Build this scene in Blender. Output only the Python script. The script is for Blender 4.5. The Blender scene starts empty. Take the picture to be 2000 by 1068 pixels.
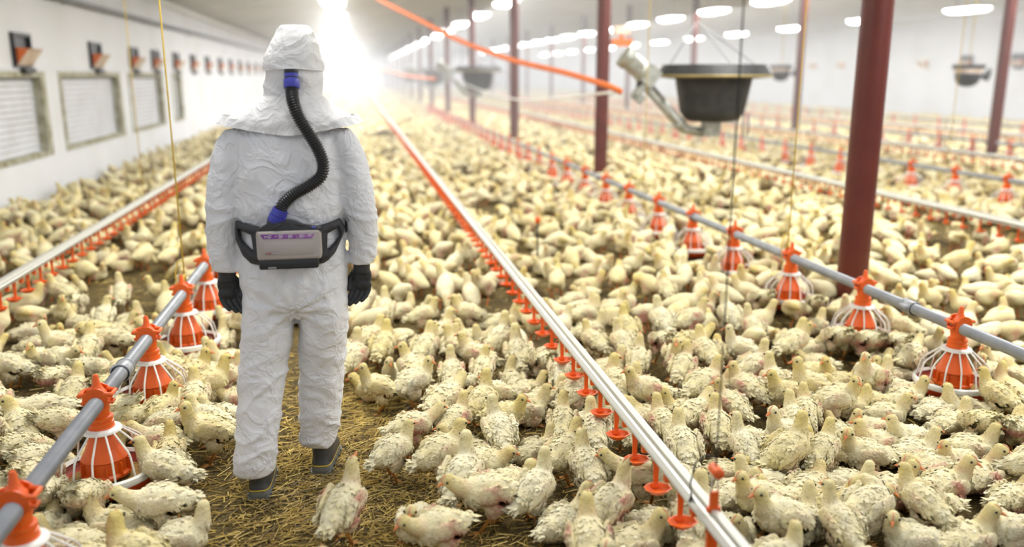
import bpy, bmesh, math, random
import numpy as np
from mathutils import Vector, Matrix, Euler, noise

scene = bpy.context.scene
COL = scene.collection
PI = math.pi

# ------------------------------------------------------------------ camera
cam_d = bpy.data.cameras.new('camera')
cam = bpy.data.objects.new('camera', cam_d)
COL.objects.link(cam)
cam.location = (0, 0, 1.66)
cam.rotation_euler = (math.radians(90 - 13.233), 0, math.radians(-10.364))
cam_d.sensor_width = 36
cam_d.lens = 1650 / 2000 * 36
cam_d.clip_end = 400
cam_d.dof.use_dof = True
cam_d.dof.focus_distance = 3.6
cam_d.dof.aperture_fstop = 0.92
scene.camera = cam

# ------------------------------------------------------------------ world, lights, exposure
world = bpy.data.worlds.new('world')
scene.world = world
world.use_nodes = True
bg = world.node_tree.nodes['Background']
bg.inputs[0].default_value = (0.95, 0.97, 1.0, 1)
bg.inputs[1].default_value = 0.56

def area(name, loc, rot, sx, sy, power, col=(1, 1, 1)):
    d = bpy.data.lights.new(name, 'AREA')
    d.shape = 'RECTANGLE'
    d.size, d.size_y = sx, sy
    d.energy = power
    d.color = col
    o = bpy.data.objects.new(name, d)
    o.location, o.rotation_euler = loc, rot
    COL.objects.link(o)
    return o

area('lamp_row_light', (-0.4, 11, 3.30), (0, 0, 0), 0.5, 16, 400, (1, 0.99, 0.96))
area('lamp_row_light', (-0.4, 70, 3.30), (0, 0, 0), 0.5, 98, 5200)
area('lamp_row_light', (4.6, 10, 3.75), (0, 0, 0), 0.5, 18, 640, (1, 0.99, 0.96))
area('lamp_row_light', (4.6, 70, 3.75), (0, 0, 0), 0.5, 98, 3300)
area('lamp_row_light', (12.2, 60, 3.75), (0, 0, 0), 0.5, 110, 4800)
area('lamp_row_light', (18.5, 60, 3.6), (0, 0, 0), 0.5, 110, 3000)

vs = scene.view_settings
vs.view_transform = 'Standard'
vs.look = 'None'
vs.gamma = 1
vs.exposure = 0.33
vs.use_curve_mapping = False
scene.cycles.max_bounces = 4
scene.cycles.diffuse_bounces = 2
scene.cycles.glossy_bounces = 2
scene.cycles.transmission_bounces = 2
scene.cycles.transparent_max_bounces = 4
scene.cycles.volume_bounces = 0
scene.cycles.sample_clamp_indirect = 4
scene.cycles.caustics_reflective = False
scene.cycles.caustics_refractive = False

# ------------------------------------------------------------------ helpers
ORD = ('zeroth first second third fourth fifth sixth seventh eighth ninth tenth eleventh twelfth thirteenth fourteenth '
       'fifteenth sixteenth seventeenth eighteenth nineteenth').split()
TENS = {2: 'twent', 3: 'thirt', 4: 'fort', 5: 'fift', 6: 'sixt', 7: 'sevent', 8: 'eight', 9: 'ninet'}
def ordinal(n):
    if n < 20:
        return ORD[n]
    return TENS[n // 10] + 'ieth' if n % 10 == 0 else TENS[n // 10] + 'y-' + ORD[n % 10]

def material(name):
    m = bpy.data.materials.new(name)
    m.use_nodes = True
    nt = m.node_tree
    b = nt.nodes['Principled BSDF']
    return m, nt, b

def node(nt, kind, **inp):
    n = nt.nodes.new(kind)
    for k, v in inp.items():
        if k.startswith('i_'):
            key = k[2:]
            n.inputs[int(key) if key.isdigit() else key].default_value = v
        else:
            setattr(n, k, v)
    return n

def noise_fac(nt, scale, detail=3, coord='Object', lo=0.35, hi=0.65, rough=0.5, mapscale=None):
    tc = node(nt, 'ShaderNodeTexCoord')
    nz = node(nt, 'ShaderNodeTexNoise')
    nz.inputs['Scale'].default_value = scale
    nz.inputs['Detail'].default_value = detail
    nz.inputs['Roughness'].default_value = rough
    src = tc.outputs[coord]
    if mapscale:
        mp = node(nt, 'ShaderNodeMapping')
        mp.inputs['Scale'].default_value = mapscale
        nt.links.new(src, mp.inputs['Vector'])
        src = mp.outputs[0]
    nt.links.new(src, nz.inputs['Vector'])
    mr = node(nt, 'ShaderNodeMapRange')
    mr.inputs[1].default_value, mr.inputs[2].default_value = lo, hi
    nt.links.new(nz.outputs['Fac'], mr.inputs[0])
    return mr.outputs[0]

def mixc(nt, fac, a, b):
    m = node(nt, 'ShaderNodeMix', data_type='RGBA')
    for sock, v in ((m.inputs[0], fac), (m.inputs[6], a), (m.inputs[7], b)):
        if hasattr(v, 'is_output'):
            nt.links.new(v, sock)
        elif isinstance(v, (int, float)):
            sock.default_value = v
        else:
            sock.default_value = (*v, 1)
    return m.outputs[2]

def mathn(nt, op, a, b=None, clamp=False):
    m = node(nt, 'ShaderNodeMath', operation=op, use_clamp=clamp)
    for sock, v in ((m.inputs[0], a), (m.inputs[1], b)):
        if v is None:
            continue
        if hasattr(v, 'is_output'):
            nt.links.new(v, sock)
        else:
            sock.default_value = v
    return m.outputs[0]

def plain(name, col, rough=0.6, metal=0.0, col2=None, scale=8, bump=0, bscale=40, spec=0.5, lo=0.4, hi=0.7, mapscale=None):
    m, nt, b = material(name)
    b.inputs['Roughness'].default_value = rough
    b.inputs['Metallic'].default_value = metal
    b.inputs['Specular IOR Level'].default_value = spec
    if col2 is None:
        col2 = tuple(c * 0.82 for c in col)
    f = noise_fac(nt, scale, 4, lo=lo, hi=hi, mapscale=mapscale)
    nt.links.new(mixc(nt, f, col, col2), b.inputs['Base Color'])
    if bump:
        h = noise_fac(nt, bscale, 3, lo=0, hi=1)
        bp = node(nt, 'ShaderNodeBump')
        bp.inputs['Strength'].default_value = bump
        bp.inputs['Distance'].default_value = 0.01
        nt.links.new(h, bp.inputs['Height'])
        nt.links.new(bp.outputs[0], b.inputs['Normal'])
    return m

def emit(name, col, strength):
    m, nt, b = material(name)
    b.inputs['Base Color'].default_value = (*col, 1)
    b.inputs['Emission Color'].default_value = (*col, 1)
    b.inputs['Emission Strength'].default_value = strength
    return m

class MB:
    """collects verts and faces for one mesh"""
    def __init__(self):
        self.v, self.f, self.mi = [], [], []
    def add(self, verts, faces, mi=0):
        b = len(self.v)
        self.v.extend([tuple(p) for p in verts])
        self.f.extend([tuple(i + b for i in q) for q in faces])
        self.mi.extend([mi] * len(faces))
        return self
    def box(self, lo, hi, mi=0, mat=None):
        x0, y0, z0 = lo
        x1, y1, z1 = hi
        vs_ = [(x0, y0, z0), (x1, y0, z0), (x1, y1, z0), (x0, y1, z0), (x0, y0, z1), (x1, y0, z1), (x1, y1, z1), (x0, y1, z1)]
        if mat is not None:
            vs_ = [mat @ Vector(p) for p in vs_]
        return self.add(vs_, [(0, 3, 2, 1), (4, 5, 6, 7), (0, 1, 5, 4), (1, 2, 6, 5), (2, 3, 7, 6), (3, 0, 4, 7)], mi)
    def rings(self, rings, mi=0, cap=True, close=False):
        n = len(rings[0])
        vs_ = [p for r in rings for p in r]
        fs = []
        m = len(rings)
        for i in range(m if close else m - 1):
            a, b = i * n, ((i + 1) % m) * n
            for j in range(n):
                k = (j + 1) % n
                fs.append((a + j, a + k, b + k, b + j))
        if cap and not close:
            fs.append(tuple(range(n - 1, -1, -1)))
            fs.append(tuple((m - 1) * n + j for j in range(n)))
        return self.add(vs_, fs, mi)
    def lathe(self, prof, n=24, c=(0, 0, 0), mi=0, cap=False, scale=(1, 1)):
        rs = []
        for r, z in prof:
            rs.append([(c[0] + r * math.cos(2 * PI * j / n) * scale[0], c[1] + r * math.sin(2 * PI * j / n) * scale[1], c[2] + z) for j in range(n)])
        return self.rings(rs, mi, cap)
    def tube(self, pts, rad, n=8, mi=0, cap=True):
        pts = [Vector(p) for p in pts]
        if not hasattr(rad, '__len__'):
            rad = [rad] * len(pts)
        rs = []
        up = None
        for i, p in enumerate(pts):
            t = (pts[min(i + 1, len(pts) - 1)] - pts[max(i - 1, 0)])
            t.normalize()
            if up is None:
                up = Vector((0, 0, 1)) if abs(t.z) < 0.9 else Vector((1, 0, 0))
            s = t.cross(up)
            s.normalize()
            up = s.cross(t)
            rs.append([p + (s * math.cos(2 * PI * j / n) + up * math.sin(2 * PI * j / n)) * rad[i] for j in range(n)])
        return self.rings(rs, mi, cap)
    def mesh(self, name, mats, smooth=True):
        me = bpy.data.meshes.new(name)
        me.from_pydata(self.v, [], self.f)
        if not isinstance(mats, (list, tuple)):
            mats = [mats]
        for m in mats:
            me.materials.append(m)
        if len(mats) > 1:
            me.polygons.foreach_set('material_index', self.mi)
        if smooth:
            me.polygons.foreach_set('use_smooth', [True] * len(me.polygons))
        me.update()
        return me
    def build(self, name, mats, parent=None, smooth=True, sharp=None):
        me = self.mesh(name, mats, smooth)
        if sharp is not None:
            sharpen(me, sharp)
        return link(name, me, parent)

def sharpen(me, deg):
    bm = bmesh.new()
    bm.from_mesh(me)
    bmesh.ops.recalc_face_normals(bm, faces=bm.faces)
    a = math.radians(deg)
    for e in bm.edges:
        if len(e.link_faces) == 2 and e.calc_face_angle(0) > a:
            e.smooth = False
    bm.to_mesh(me)
    bm.free()

def link(name, data, parent=None):
    o = bpy.data.objects.new(name, data)
    COL.objects.link(o)
    if parent is not None:
        o.parent = parent
    return o

def empty(name, loc=(0, 0, 0)):
    o = bpy.data.objects.new(name, None)
    o.empty_display_size = 0.1
    o.location = loc
    COL.objects.link(o)
    return o

def tag(o, label, cat, group=None):
    o['label'] = label
    o['category'] = cat
    if group:
        o['group'] = group
    return o

def struct(o, label=None):
    o['kind'] = 'structure'
    if label:
        o['label'] = label
        o['category'] = 'building'
    return o

def copy_tree(o, parent=None):
    c = o.copy()
    COL.objects.link(c)
    if parent is not None:
        c.parent = parent
    for ch in list(o.children):
        copy_tree(ch, c)
    return c

def remeshed(mb, voxel, smooth=4, decimate=None):
    """union of the collected closed shapes as one continuous skin; returns (verts, faces)"""
    me = bpy.data.meshes.new('tmp')
    me.from_pydata(mb.v, [], mb.f)
    bm = bmesh.new(); bm.from_mesh(me)
    bmesh.ops.recalc_face_normals(bm, faces=bm.faces)
    bm.to_mesh(me); bm.free()
    o = bpy.data.objects.new('tmp', me)
    COL.objects.link(o)
    r = o.modifiers.new('r', 'REMESH'); r.mode = 'VOXEL'; r.voxel_size = voxel
    if smooth:
        s = o.modifiers.new('s', 'SMOOTH'); s.iterations = smooth; s.factor = 0.5
    if decimate:
        d = o.modifiers.new('d', 'DECIMATE'); d.ratio = decimate
    dg = bpy.context.evaluated_depsgraph_get()
    ev = o.evaluated_get(dg).data
    V = np.empty(len(ev.vertices) * 3, dtype=np.float32); ev.vertices.foreach_get('co', V)
    F = [tuple(p.vertices) for p in ev.polygons]
    bpy.data.objects.remove(o); bpy.data.meshes.remove(me)
    return V.reshape(-1, 3), F

def sphere(mb, c, r, rot=None, sub=2):
    bm = bmesh.new()
    bmesh.ops.create_icosphere(bm, subdivisions=sub, radius=1)
    m = (rot.to_matrix() if rot is not None else Matrix.Identity(3)) @ Matrix.Diagonal(Vector(r))
    vs_ = [Vector(c) + m @ v.co for v in bm.verts]
    bm.verts.index_update()
    fs = [tuple(v.index for v in f.verts) for f in bm.faces]
    bm.free()
    mb.add(vs_, fs)

def fan(p):
    return noise.noise(Vector(p))

# ------------------------------------------------------------------ materials
M = {}
M['wall'] = plain('white_wall', (0.80, 0.81, 0.83), 0.7, col2=(0.70, 0.71, 0.70), scale=0.7, lo=0.45, hi=0.75)
M['stainframe'] = plain('weathered_frame', (0.50, 0.49, 0.38), 0.8, col2=(0.22, 0.19, 0.08), scale=6, lo=0.42, hi=0.68)
M['shutter'] = plain('shutter_white', (0.72, 0.73, 0.76), 0.5, col2=(0.64, 0.65, 0.66), scale=3)
M['ceiling'] = plain('ceiling_white', (0.86, 0.86, 0.85), 0.7, col2=(0.76, 0.76, 0.72), scale=0.5)
M['black'] = plain('black_plastic', (0.018, 0.018, 0.020), 0.45)
M['dark'] = plain('dark_plastic', (0.028, 0.029, 0.032), 0.55, col2=(0.05, 0.05, 0.05))
M['orange'] = plain('orange_plastic', (0.82, 0.125, 0.010), 0.38, col2=(0.74, 0.105, 0.01), scale=12)
M['redpan'] = plain('red_orange_plastic', (0.62, 0.065, 0.010), 0.4, col2=(0.50, 0.05, 0.01), scale=12)
M['whitep'] = plain('white_plastic', (0.88, 0.87, 0.82), 0.35, col2=(0.74, 0.72, 0.62), scale=14)
M['feed'] = plain('feed_meal', (0.34, 0.20, 0.05), 0.9, col2=(0.16, 0.09, 0.02), scale=60, bump=0.8, bscale=120)
M['steelpipe'] = plain('galvanised_pipe', (0.36, 0.37, 0.39), 0.42, metal=0.35, col2=(0.29, 0.30, 0.32), scale=9)
M['alu'] = plain('aluminium_rail', (0.60, 0.60, 0.55), 0.45, metal=0.6, col2=(0.60, 0.60, 0.55), scale=5)
M['pvc'] = plain('white_pipe', (0.76, 0.75, 0.68), 0.4)
M['redsteel'] = plain('rust_red_paint', (0.120, 0.017, 0.008), 0.42, col2=(0.095, 0.013, 0.007), scale=4, bump=0.15, bscale=60)
M['cord'] = plain('black_cord', (0.015, 0.015, 0.016), 0.6)
M['yellow'] = plain('yellow_cord', (0.72, 0.50, 0.06), 0.7)
M['galv'] = plain('galvanised_sheet', (0.50, 0.51, 0.47), 0.38, metal=0.55, col2=(0.33, 0.33, 0.28), scale=14)
M['brass'] = plain('tarnished_edge', (0.38, 0.29, 0.11), 0.5, metal=0.3)
M['tubeorange'] = plain('orange_feed_tube', (0.86, 0.20, 0.04), 0.4, col2=(0.78, 0.16, 0.03))
M['cream'] = plain('cream_plastic', (0.80, 0.66, 0.52), 0.5, col2=(0.62, 0.44, 0.30), scale=7)
M['tyvek'] = None
# ------------------------------------------------------------------ room shell
XL, XR, YE = -4.15, 22.0, 118.0
m, nt, b = material('litter_floor')
f1 = noise_fac(nt, 5, 6, lo=0.35, hi=0.68, rough=0.65)
f2 = noise_fac(nt, 55, 4, lo=0.42, hi=0.66, mapscale=(1, 2.2, 1))
c1 = mixc(nt, f1, (0.060, 0.040, 0.010), (0.17, 0.115, 0.028))
nt.links.new(mixc(nt, f2, c1, (0.36, 0.25, 0.062)), b.inputs['Base Color'])
b.inputs['Roughness'].default_value = 0.85
bp = node(nt, 'ShaderNodeBump'); bp.inputs['Strength'].default_value = 1.0; bp.inputs['Distance'].default_value = 0.02
nt.links.new(f2, bp.inputs['Height']); nt.links.new(bp.outputs[0], b.inputs['Normal'])
M['litter'] = m
fl = MB()
fl.add([(XL - 0.3, -0.5, 0), (XR + 0.3, -0.5, 0), (XR + 0.3, YE + 0.3, 0), (XL - 0.3, YE + 0.3, 0)], [(0, 1, 2, 3)])
struct(fl.build('floor', M['litter'], smooth=False))

# loose straw: nobody could count it
m, nt, b = material('straw_bits')
geo = node(nt, 'ShaderNodeNewGeometry')
cr = node(nt, 'ShaderNodeValToRGB')
cr.color_ramp.elements[0].color = (0.08, 0.05, 0.012, 1)
cr.color_ramp.elements[1].color = (0.90, 0.68, 0.20, 1)
e = cr.color_ramp.elements.new(0.6); e.color = (0.44, 0.29, 0.06, 1)
nt.links.new(geo.outputs['Random Per Island'], cr.inputs[0])
nt.links.new(cr.outputs[0], b.inputs['Base Color'])
b.inputs['Roughness'].default_value = 0.5
M['straw'] = m
rs = random.Random(5)
st = MB()
def straw_bit(x, y):
    L = rs.uniform(0.012, 0.05) * (1.5 if rs.random() < 0.15 else 1)
    w = rs.uniform(0.0011, 0.0028)
    a = rs.gauss(0.35, 0.75) if rs.random() < 0.6 else rs.uniform(0, PI)
    dx, dy = math.cos(a), math.sin(a)
    z0 = rs.uniform(0.001, 0.006)
    tz = rs.uniform(-0.12, 0.12) * L
    bend = rs.uniform(-0.15, 0.15) * L
    A = (x - dx * L, y - dy * L, z0 + max(0, -tz)); Bm = (x - dy * bend, y + dx * bend, z0 + abs(tz) * .5 + 0.0015); Cc = (x + dx * L, y + dy * L, z0 + max(0, tz))
    P = []
    for q in (A, Bm, Cc):
        P += [(q[0] - dy * w, q[1] + dx * w, q[2]), (q[0], q[1], q[2] + w * 1.1), (q[0] + dy * w, q[1] - dx * w, q[2])]
    st.add(P, [(0, 1, 4, 3), (1, 2, 5, 4), (3, 4, 7, 6), (4, 5, 8, 7)])
for i in range(18000):
    if i < 8500:
        x, y = rs.gauss(-0.05, 0.38), rs.gauss(3.35, 0.75)
    else:
        y = math.sqrt(rs.uniform(2.1 ** 2, 8.5 ** 2)); x = y * rs.uniform(-0.47, 0.95)
    if y > 2.0 and x > XL + 0.1:
        straw_bit(x, y)
so = st.build('straw', M['straw'], smooth=False)
so['kind'] = 'stuff'
tag(so, 'loose golden straw strewn over the dark litter floor', 'straw')

# shuttered side wall with recessed shutters
OPEN = [(9.5, 12.78), (13.35, 16.66), (17.24, 20.2), (21.2, 22.35)]
ZB, ZT = 0.585, 1.70
W = MB()
W.box((XL - 0.3, 6.5, 0), (XL, YE, ZB)); W.box((XL - 0.3, 6.5, ZT), (XL, YE, 3.35))
ys = [6.5] + [v for o in OPEN for v in o] + [YE]
for i in range(0, len(ys), 2):
    W.box((XL - 0.3, ys[i], ZB), (XL, ys[i + 1], ZT))
struct(W.build('wall_left', M['wall'], smooth=False))
for i, (y0, y1) in enumerate(OPEN):
    wn = empty('window_%d' % (i + 1), (XL, (y0 + y1) / 2, ZB)); struct(wn)
    yc = (y0 + y1) / 2; hw = (y1 - y0) / 2; hh = ZT - ZB
    s = MB()
    nrib = 14
    prof = []
    for k in range(nrib):
        z = 0.0 + hh * k / nrib
        dz = hh / nrib
        prof += [(-0.105, z), (-0.105, z + dz * .62), (-0.085, z + dz * .78), (-0.085, z + dz * .92)]
    prof.append((-0.105, hh))
    vs_ = []
    for x, z in prof:
        vs_ += [(x, -hw, z), (x, hw, z)]
    s.add(vs_, [(2 * k, 2 * k + 1, 2 * k + 3, 2 * k + 2) for k in range(len(prof) - 1)])
    s.build('shutter_panel', M['shutter'], wn, smooth=False)
    fr = MB()
    fr.box((-0.10, -hw, 0), (0.015, -hw + 0.10, hh)); fr.box((-0.10, hw - 0.16, 0), (0.015, hw, hh))
    fr.box((-0.10, -hw + 0.1, hh - 0.07), (0.02, hw - 0.16, hh)); fr.box((-0.10, -hw + 0.1, 0), (0.02, hw - 0.16, 0.06))
    fr.build('window_frame', M['stainframe'], wn, smooth=False)

W = MB(); W.box((XR, 15, 0), (XR + 0.3, YE, 3.75)); struct(W.build('wall_right', M['wall'], smooth=False))
W = MB(); W.box((XL, YE, 0), (XR, YE + 0.3, 5.2)); struct(W.build('wall_back', M['wall'], smooth=False))
W = MB()
RX, RZ = 9.0, 4.9
c0 = 3.0
W.add([(XL - .3, c0, 3.30), (RX, c0, RZ), (XR + .3, c0, 3.70), (XL - .3, YE, 3.30), (RX, YE, RZ), (XR + .3, YE, 3.70),
       (XL - .3, c0, 3.50), (RX, c0, RZ + .2), (XR + .3, c0, 3.90), (XL - .3, YE, 3.50), (RX, YE, RZ + .2), (XR + .3, YE, 3.90)],
      [(0, 1, 4, 3), (1, 2, 5, 4), (6, 9, 10, 7), (7, 10, 11, 8), (0, 6, 7, 1), (1, 7, 8, 2), (3, 4, 10, 9), (4, 5, 11, 10), (0, 3, 9, 6), (2, 8, 11, 5)])
struct(W.build('ceiling', M['ceiling'], smooth=False))
# joint strip of the wall panels, at shutter-head height
W = MB(); W.box((XL, 6.5, 1.725), (XL + 0.012, YE, 1.745)); struct(W.build('trim_1', M['shutter'], smooth=False))
W = MB(); W.box((XL, 6.5, 3.16), (XL + 0.07, YE, 3.30)); struct(W.build('trim_2', M['ceiling'], smooth=False))
W = MB(); W.box((XR - 0.07, 15, 3.5), (XR, YE, 3.70)); struct(W.build('trim_3', M['ceiling'], smooth=False))
def ceil_z(x):
    return 3.30 + (RZ - 3.30) * (x - XL + .3) / (RX - XL + .3) if x < RX else RZ - (RZ - 3.70) * (x - RX) / (XR + .3 - RX)

# ceiling lamps
M['lamp'] = emit('lamp_glow', (1, 0.99, 0.97), 22)
M['lampbody'] = plain('lamp_body', (0.7, 0.7, 0.7), 0.5)
def lamp_mesh():
    t = empty('ceiling_lamp')
    d = MB(); d.rings([[(x, y, z) for x, y in ((-a, -c), (a, -c), (a, c), (-a, c))] for a, c, z in ((.16, .58, -0.10), (.26, .68, -0.04), (.27, .70, 0))]); d.build('diffuser', M['lamp'], t)
    h = MB(); h.box((-.30, -.74, 0), (.30, .74, .05)); h.box((-.02, -.5, .05), (.02, -.46, .6)); h.box((-.02, .46, .05), (.02, .5, .6)); h.build('housing', M['lampbody'], t, smooth=False)
    return t
lamp0 = lamp_mesh()
first = True
for row, (x, z, y0, dy, n) in enumerate([(-0.4, 3.34, 21.0, 5.2, 18), (4.6, 3.78, 20.5, 5.6, 16), (12.2, 3.8, 20.2, 4.1, 16), (18.5, 3.62, 24, 5.4, 12)]):
    for k in range(n):
        o = lamp0 if first else copy_tree(lamp0)
        first = False
        o.location = (x, y0 + dy * k, z)
        rn = ('over the worker', 'over the red column row', 'over the second column row', 'by the long plain wall')[row]
        tag(o, '%s bright white ceiling lamp in the lamp row %s' % (ordinal(k + 1), rn), 'lamp', 'ceiling lamps')

# grey conduit along the side wall
c = empty('wall_conduit', (XL + 0.07, 7, 2.72))
cm = MB(); cm.tube([(0, 0, 0), (0, 40, 0.02), (0, 100, 0.02)], 0.045, 12); cm.build('pipe', M['steelpipe'], c)
for k in range(18):
    bk = MB(); bk.box((-.07, -.02, -.05), (.05, .02, -.044)); bk.box((-.07, -.02, -.06), (-.055, .02, .08))
    o = bk.build('bracket', M['galv'], c, smooth=False); o.location = (0, 2 + 4.9 * k, 0)
tag(c, 'long grey pipe running high along the shuttered wall', 'pipe')

# air inlets
def inlet():
    t = empty('air_inlet')
    h = MB()
    h.box((0.0, -.30, -.20), (.03, .30, -.17)); h.box((0, -.30, .19), (.05, .30, .23)); h.box((0, -.30, -.17), (.05, -.27, .19)); h.box((0, .27, -.17), (.05, .30, .19)); h.box((0.002, -.27, -.17), (.008, .27, .19))
    h.build('housing', M['black'], t, smooth=False)
    fl_ = MB()
    fl_.add([(.03, -.25, -.16), (.03, .25, -.16), (.17, .25, .03), (.17, -.25, .03), (.045, -.25, -.17), (.045, .25, -.17), (.19, .25, .025), (.19, -.25, .025)],
            [(0, 1, 2, 3), (7, 6, 5, 4), (0, 4, 5, 1), (2, 6, 7, 3), (1, 5, 6, 2), (0, 3, 7, 4)])
    fl_.build('flap', M['cream'], t, smooth=False)
    for s in (-1, 1):
        g = MB()
        y = s * .252
        g.add([(.02, y, -.18), (.195, y, .035), (.02, y, .05), (.02, y + .008 * s, -.18), (.195, y + .008 * s, .035), (.02, y + .008 * s, .05)], [(0, 1, 2), (5, 4, 3), (0, 3, 4, 1), (1, 4, 5, 2), (2, 5, 3, 0)])
        g.build('flap_cheek', M['tubeorange'], t, smooth=False)
    tr = MB(); tr.box((0, -.10, -.27), (.08, .25, -.20)); tr.build('lower_box', M['dark'], t, smooth=False)
    return t
in0 = inlet()
yl = [12.03, 15.24, 17.77, 19.6, 21.8, 24.0, 26.3, 28.7, 31.1, 33.6, 36.2, 38.9, 41.6, 44.4, 47.2]
for k, y in enumerate(yl):
    o = in0 if k == 0 else copy_tree(in0)
    o.location = (XL, y, 1.945)
    tag(o, '%s black air inlet with orange flap along the shuttered wall' % ordinal(k + 1), 'air inlet', 'air inlets of the shuttered wall')
yr = [25.7, 28.2, 30.6, 33.4, 36.4, 38.9, 42.2, 45.4, 48.8, 52.2, 56, 60]
whites = {2, 4, 5, 6, 7, 8, 9, 10, 11}
for k, y in enumerate(yr):
    o = copy_tree(in0)
    o.location = (XR, y, 2.12); o.rotation_euler = (0, 0, PI)
    for ch in o.children:
        if ch.name.startswith('housing') or ch.name.startswith('lower'):
            if k in whites:
                ch.data = ch.data.copy(); ch.data.materials[0] = M['whitep']
    tag(o, '%s %s air inlet with orange flap along the long plain wall' % (ordinal(k + 1), 'white' if k in whites else 'black'), 'air inlet', 'air inlets of the plain wall')

# steel columns
def column(x, y, row, k):
    t = empty('steel_column', (x, y, 0))
    h = ceil_z(x) + 0.02
    s = MB(); s.lathe([(.105, 0), (.105, h)], 32); s.build('shaft', M['redsteel'], t)
    p = MB(); p.box((-.18, -.18, 0), (.18, .18, .012)); p.build('base_plate', M['redsteel'], t, smooth=False)
    tag(t, '%s round rust-red steel column of the row %s' % (ordinal(k + 1), row), 'column', 'rust-red columns')
for k in range(15):
    column(3.50 if k == 0 else 3.76, 5.42 + 7.42 * k, 'beside the feed hoppers', k)
for k in range(13):
    column(12.0, 14.4 + 7.55 * k, 'out towards the plain wall', k)

# ------------------------------------------------------------------ feed lines
def line_pipe(x, z, y0, y1, label, clips):
    t = empty('feed_pipe', (x, y0, z))
    p = MB(); p.tube([(0, 0, 0), (0, (y1 - y0) / 2, 0), (0, y1 - y0, 0)], 0.030, 20); p.build('pipe', M['steelpipe'], t)
    for y in clips:
        q = MB(); q.tube([(0, -.045, 0), (0, .045, 0)], .0375, 20); q.tube([(0, -.045, 0), (0, -.038, 0)], .041, 20); q.tube([(0, .038, 0), (0, .045, 0)], .041, 20); q.box((-.046, -.03, -.012), (-.03, .03, .018))
        o = q.build('coupling', M['steelpipe'], t); o.location = (0, y - y0, 0)
    tag(t, label, 'feed pipe')
line_pipe(-1.03, .42, 0.8, 60, "grey feed pipe slung low along the worker's walkway", [3.70, 6.8, 9.9])
line_pipe(3.0, .40, 0.8, 100, 'grey feed pipe passing in front of the first red column', [4.07, 7.2, 10.3])
line_pipe(7.85, .40, 4.0, 100, 'grey feed pipe between the two red column rows', [8.4, 12.5])
line_pipe(12.0, .40, 8.0, 100, 'grey feed pipe along the second red column row', [14.0])
line_pipe(16.3, .40, 17.0, 100, 'grey feed pipe out by the long plain wall', [])

def feeder_meshes(n=28, ns=14):
    P = {}
    a = MB()   # clamp and spire
    a.lathe([(.0, .512), (.007, .512), (.011, .505), (.014, .475), (.026, .450), (.034, .443), (.036, .40), (.040, .375), (.036, .36), (.038, .335)], n)
    for s in (-1, 1):
        a.tube([(.0, s * .030, .42), (.0, s * .036, .42)], .046, n)
        a.tube([(s * .028, -.03, .442), (s * .058, -.028, .436), (s * .058, .028, .436), (s * .028, .03, .442)], .009, 8)
        a.tube([(s * .028, -.012, .405), (s * .054, -.012, .40), (s * .054, .012, .40), (s * .028, .012, .405)], .008, 8)
    P['clamp'] = (a, M['orange'])
    a = MB(); a.lathe([(.036, .345), (.047, .342), (.047, .330), (.044, .328), (.044, .322), (.048, .320), (.048, .302), (.051, .300), (.051, .288), (.045, .286)], n)
    P['collar'] = (a, M['orange'])
    a = MB(); a.lathe([(.044, .285), (.048, .262), (.070, .205), (.084, .180), (.087, .172), (.066, .170)], n)
    P['drop_cone'] = (a, M['orange'])
    a = MB()
    a.lathe([(.064, .172), (.080, .166), (.080, .118), (.092, .110), (.092, .100), (.05, .098)], n)
    for k in range(10):
        t = 2 * PI * k / 10
        a.box((.078, -.003, .112), (.094, .003, .162), mat=Matrix.Rotation(t, 4, 'Z'))
    P['feed_ring'] = (a, M['orange'])
    a = MB()
    a.lathe([(.047, .298), (.072, .291), (.075, .283), (.070, .279), (.047, .286)], n)
    for k in range(ns):
        t = 2 * PI * (k + .5) / ns
        cs, sn = math.cos(t), math.sin(t)
        a.tube([(.070 * cs, .070 * sn, .284), (.144 * cs, .144 * sn, .222), (.155 * cs, .155 * sn, .204), (.176 * cs, .176 * sn, .112)], [.0038, .0042, .0042, .004], 6)
    P['grill'] = (a, M['whitep'])
    a = MB(); a.lathe([(.168, .114), (.176, .128), (.188, .123), (.192, .110), (.190, .099), (.178, .097)], n + 8)
    P['rim'] = (a, M['whitep'])
    a = MB(); a.lathe([(.0, .042), (.10, .040), (.150, .046), (.180, .066), (.189, .099), (.182, .102), (.172, .072), (.142, .060), (.10, .056), (0, .058)], n + 8)
    P['pan'] = (a, M['redpan'])
    a = MB(); a.lathe([(.0, .082), (.10, .084), (.150, .078)], n)
    P['feed'] = (a, M['feed'])
    return P
FP = feeder_meshes()
feeder0 = empty('pan_feeder')
for k, (mb, mt) in FP.items():
    mb.build(k, mt, feeder0, sharp=50)
# the same feeder with fewer facets and no separate parts, for those far down the barn
far = MB()
far_m = [M['orange'], M['whitep'], M['redpan']]
far.lathe([(.008, .512), (.03, .447), (.037, .40), (.037, .345), (.05, .34), (.05, .29)], 10)
far.lathe([(.045, .285), (.05, .26), (.085, .175), (.08, .12), (.09, .10)], 10)
far.lathe([(.047, .298), (.075, .285), (.047, .282)], 10, mi=1)
for k in range(10):
    t = 2 * PI * k / 10
    far.tube([(.07 * math.cos(t), .07 * math.sin(t), .284), (.142 * math.cos(t), .142 * math.sin(t), .216), (.166 * math.cos(t), .166 * math.sin(t), .112)], .0045, 3, mi=1)
far.lathe([(.16, .112), (.177, .118), (.177, .086)], 14, mi=1)
far.lathe([(0, .05), (.14, .055), (.172, .088), (.14, .07), (0, .062)], 14, mi=2)
far_me = far.mesh('pan_feeder', far_m)
YF = {}
YF['A'] = (-1.03, [2.50, 3.33, 4.16, 5.03, 5.80] + [5.80 + .84 * k for k in range(1, 22)], .02, "on the worker's feed line")
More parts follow.
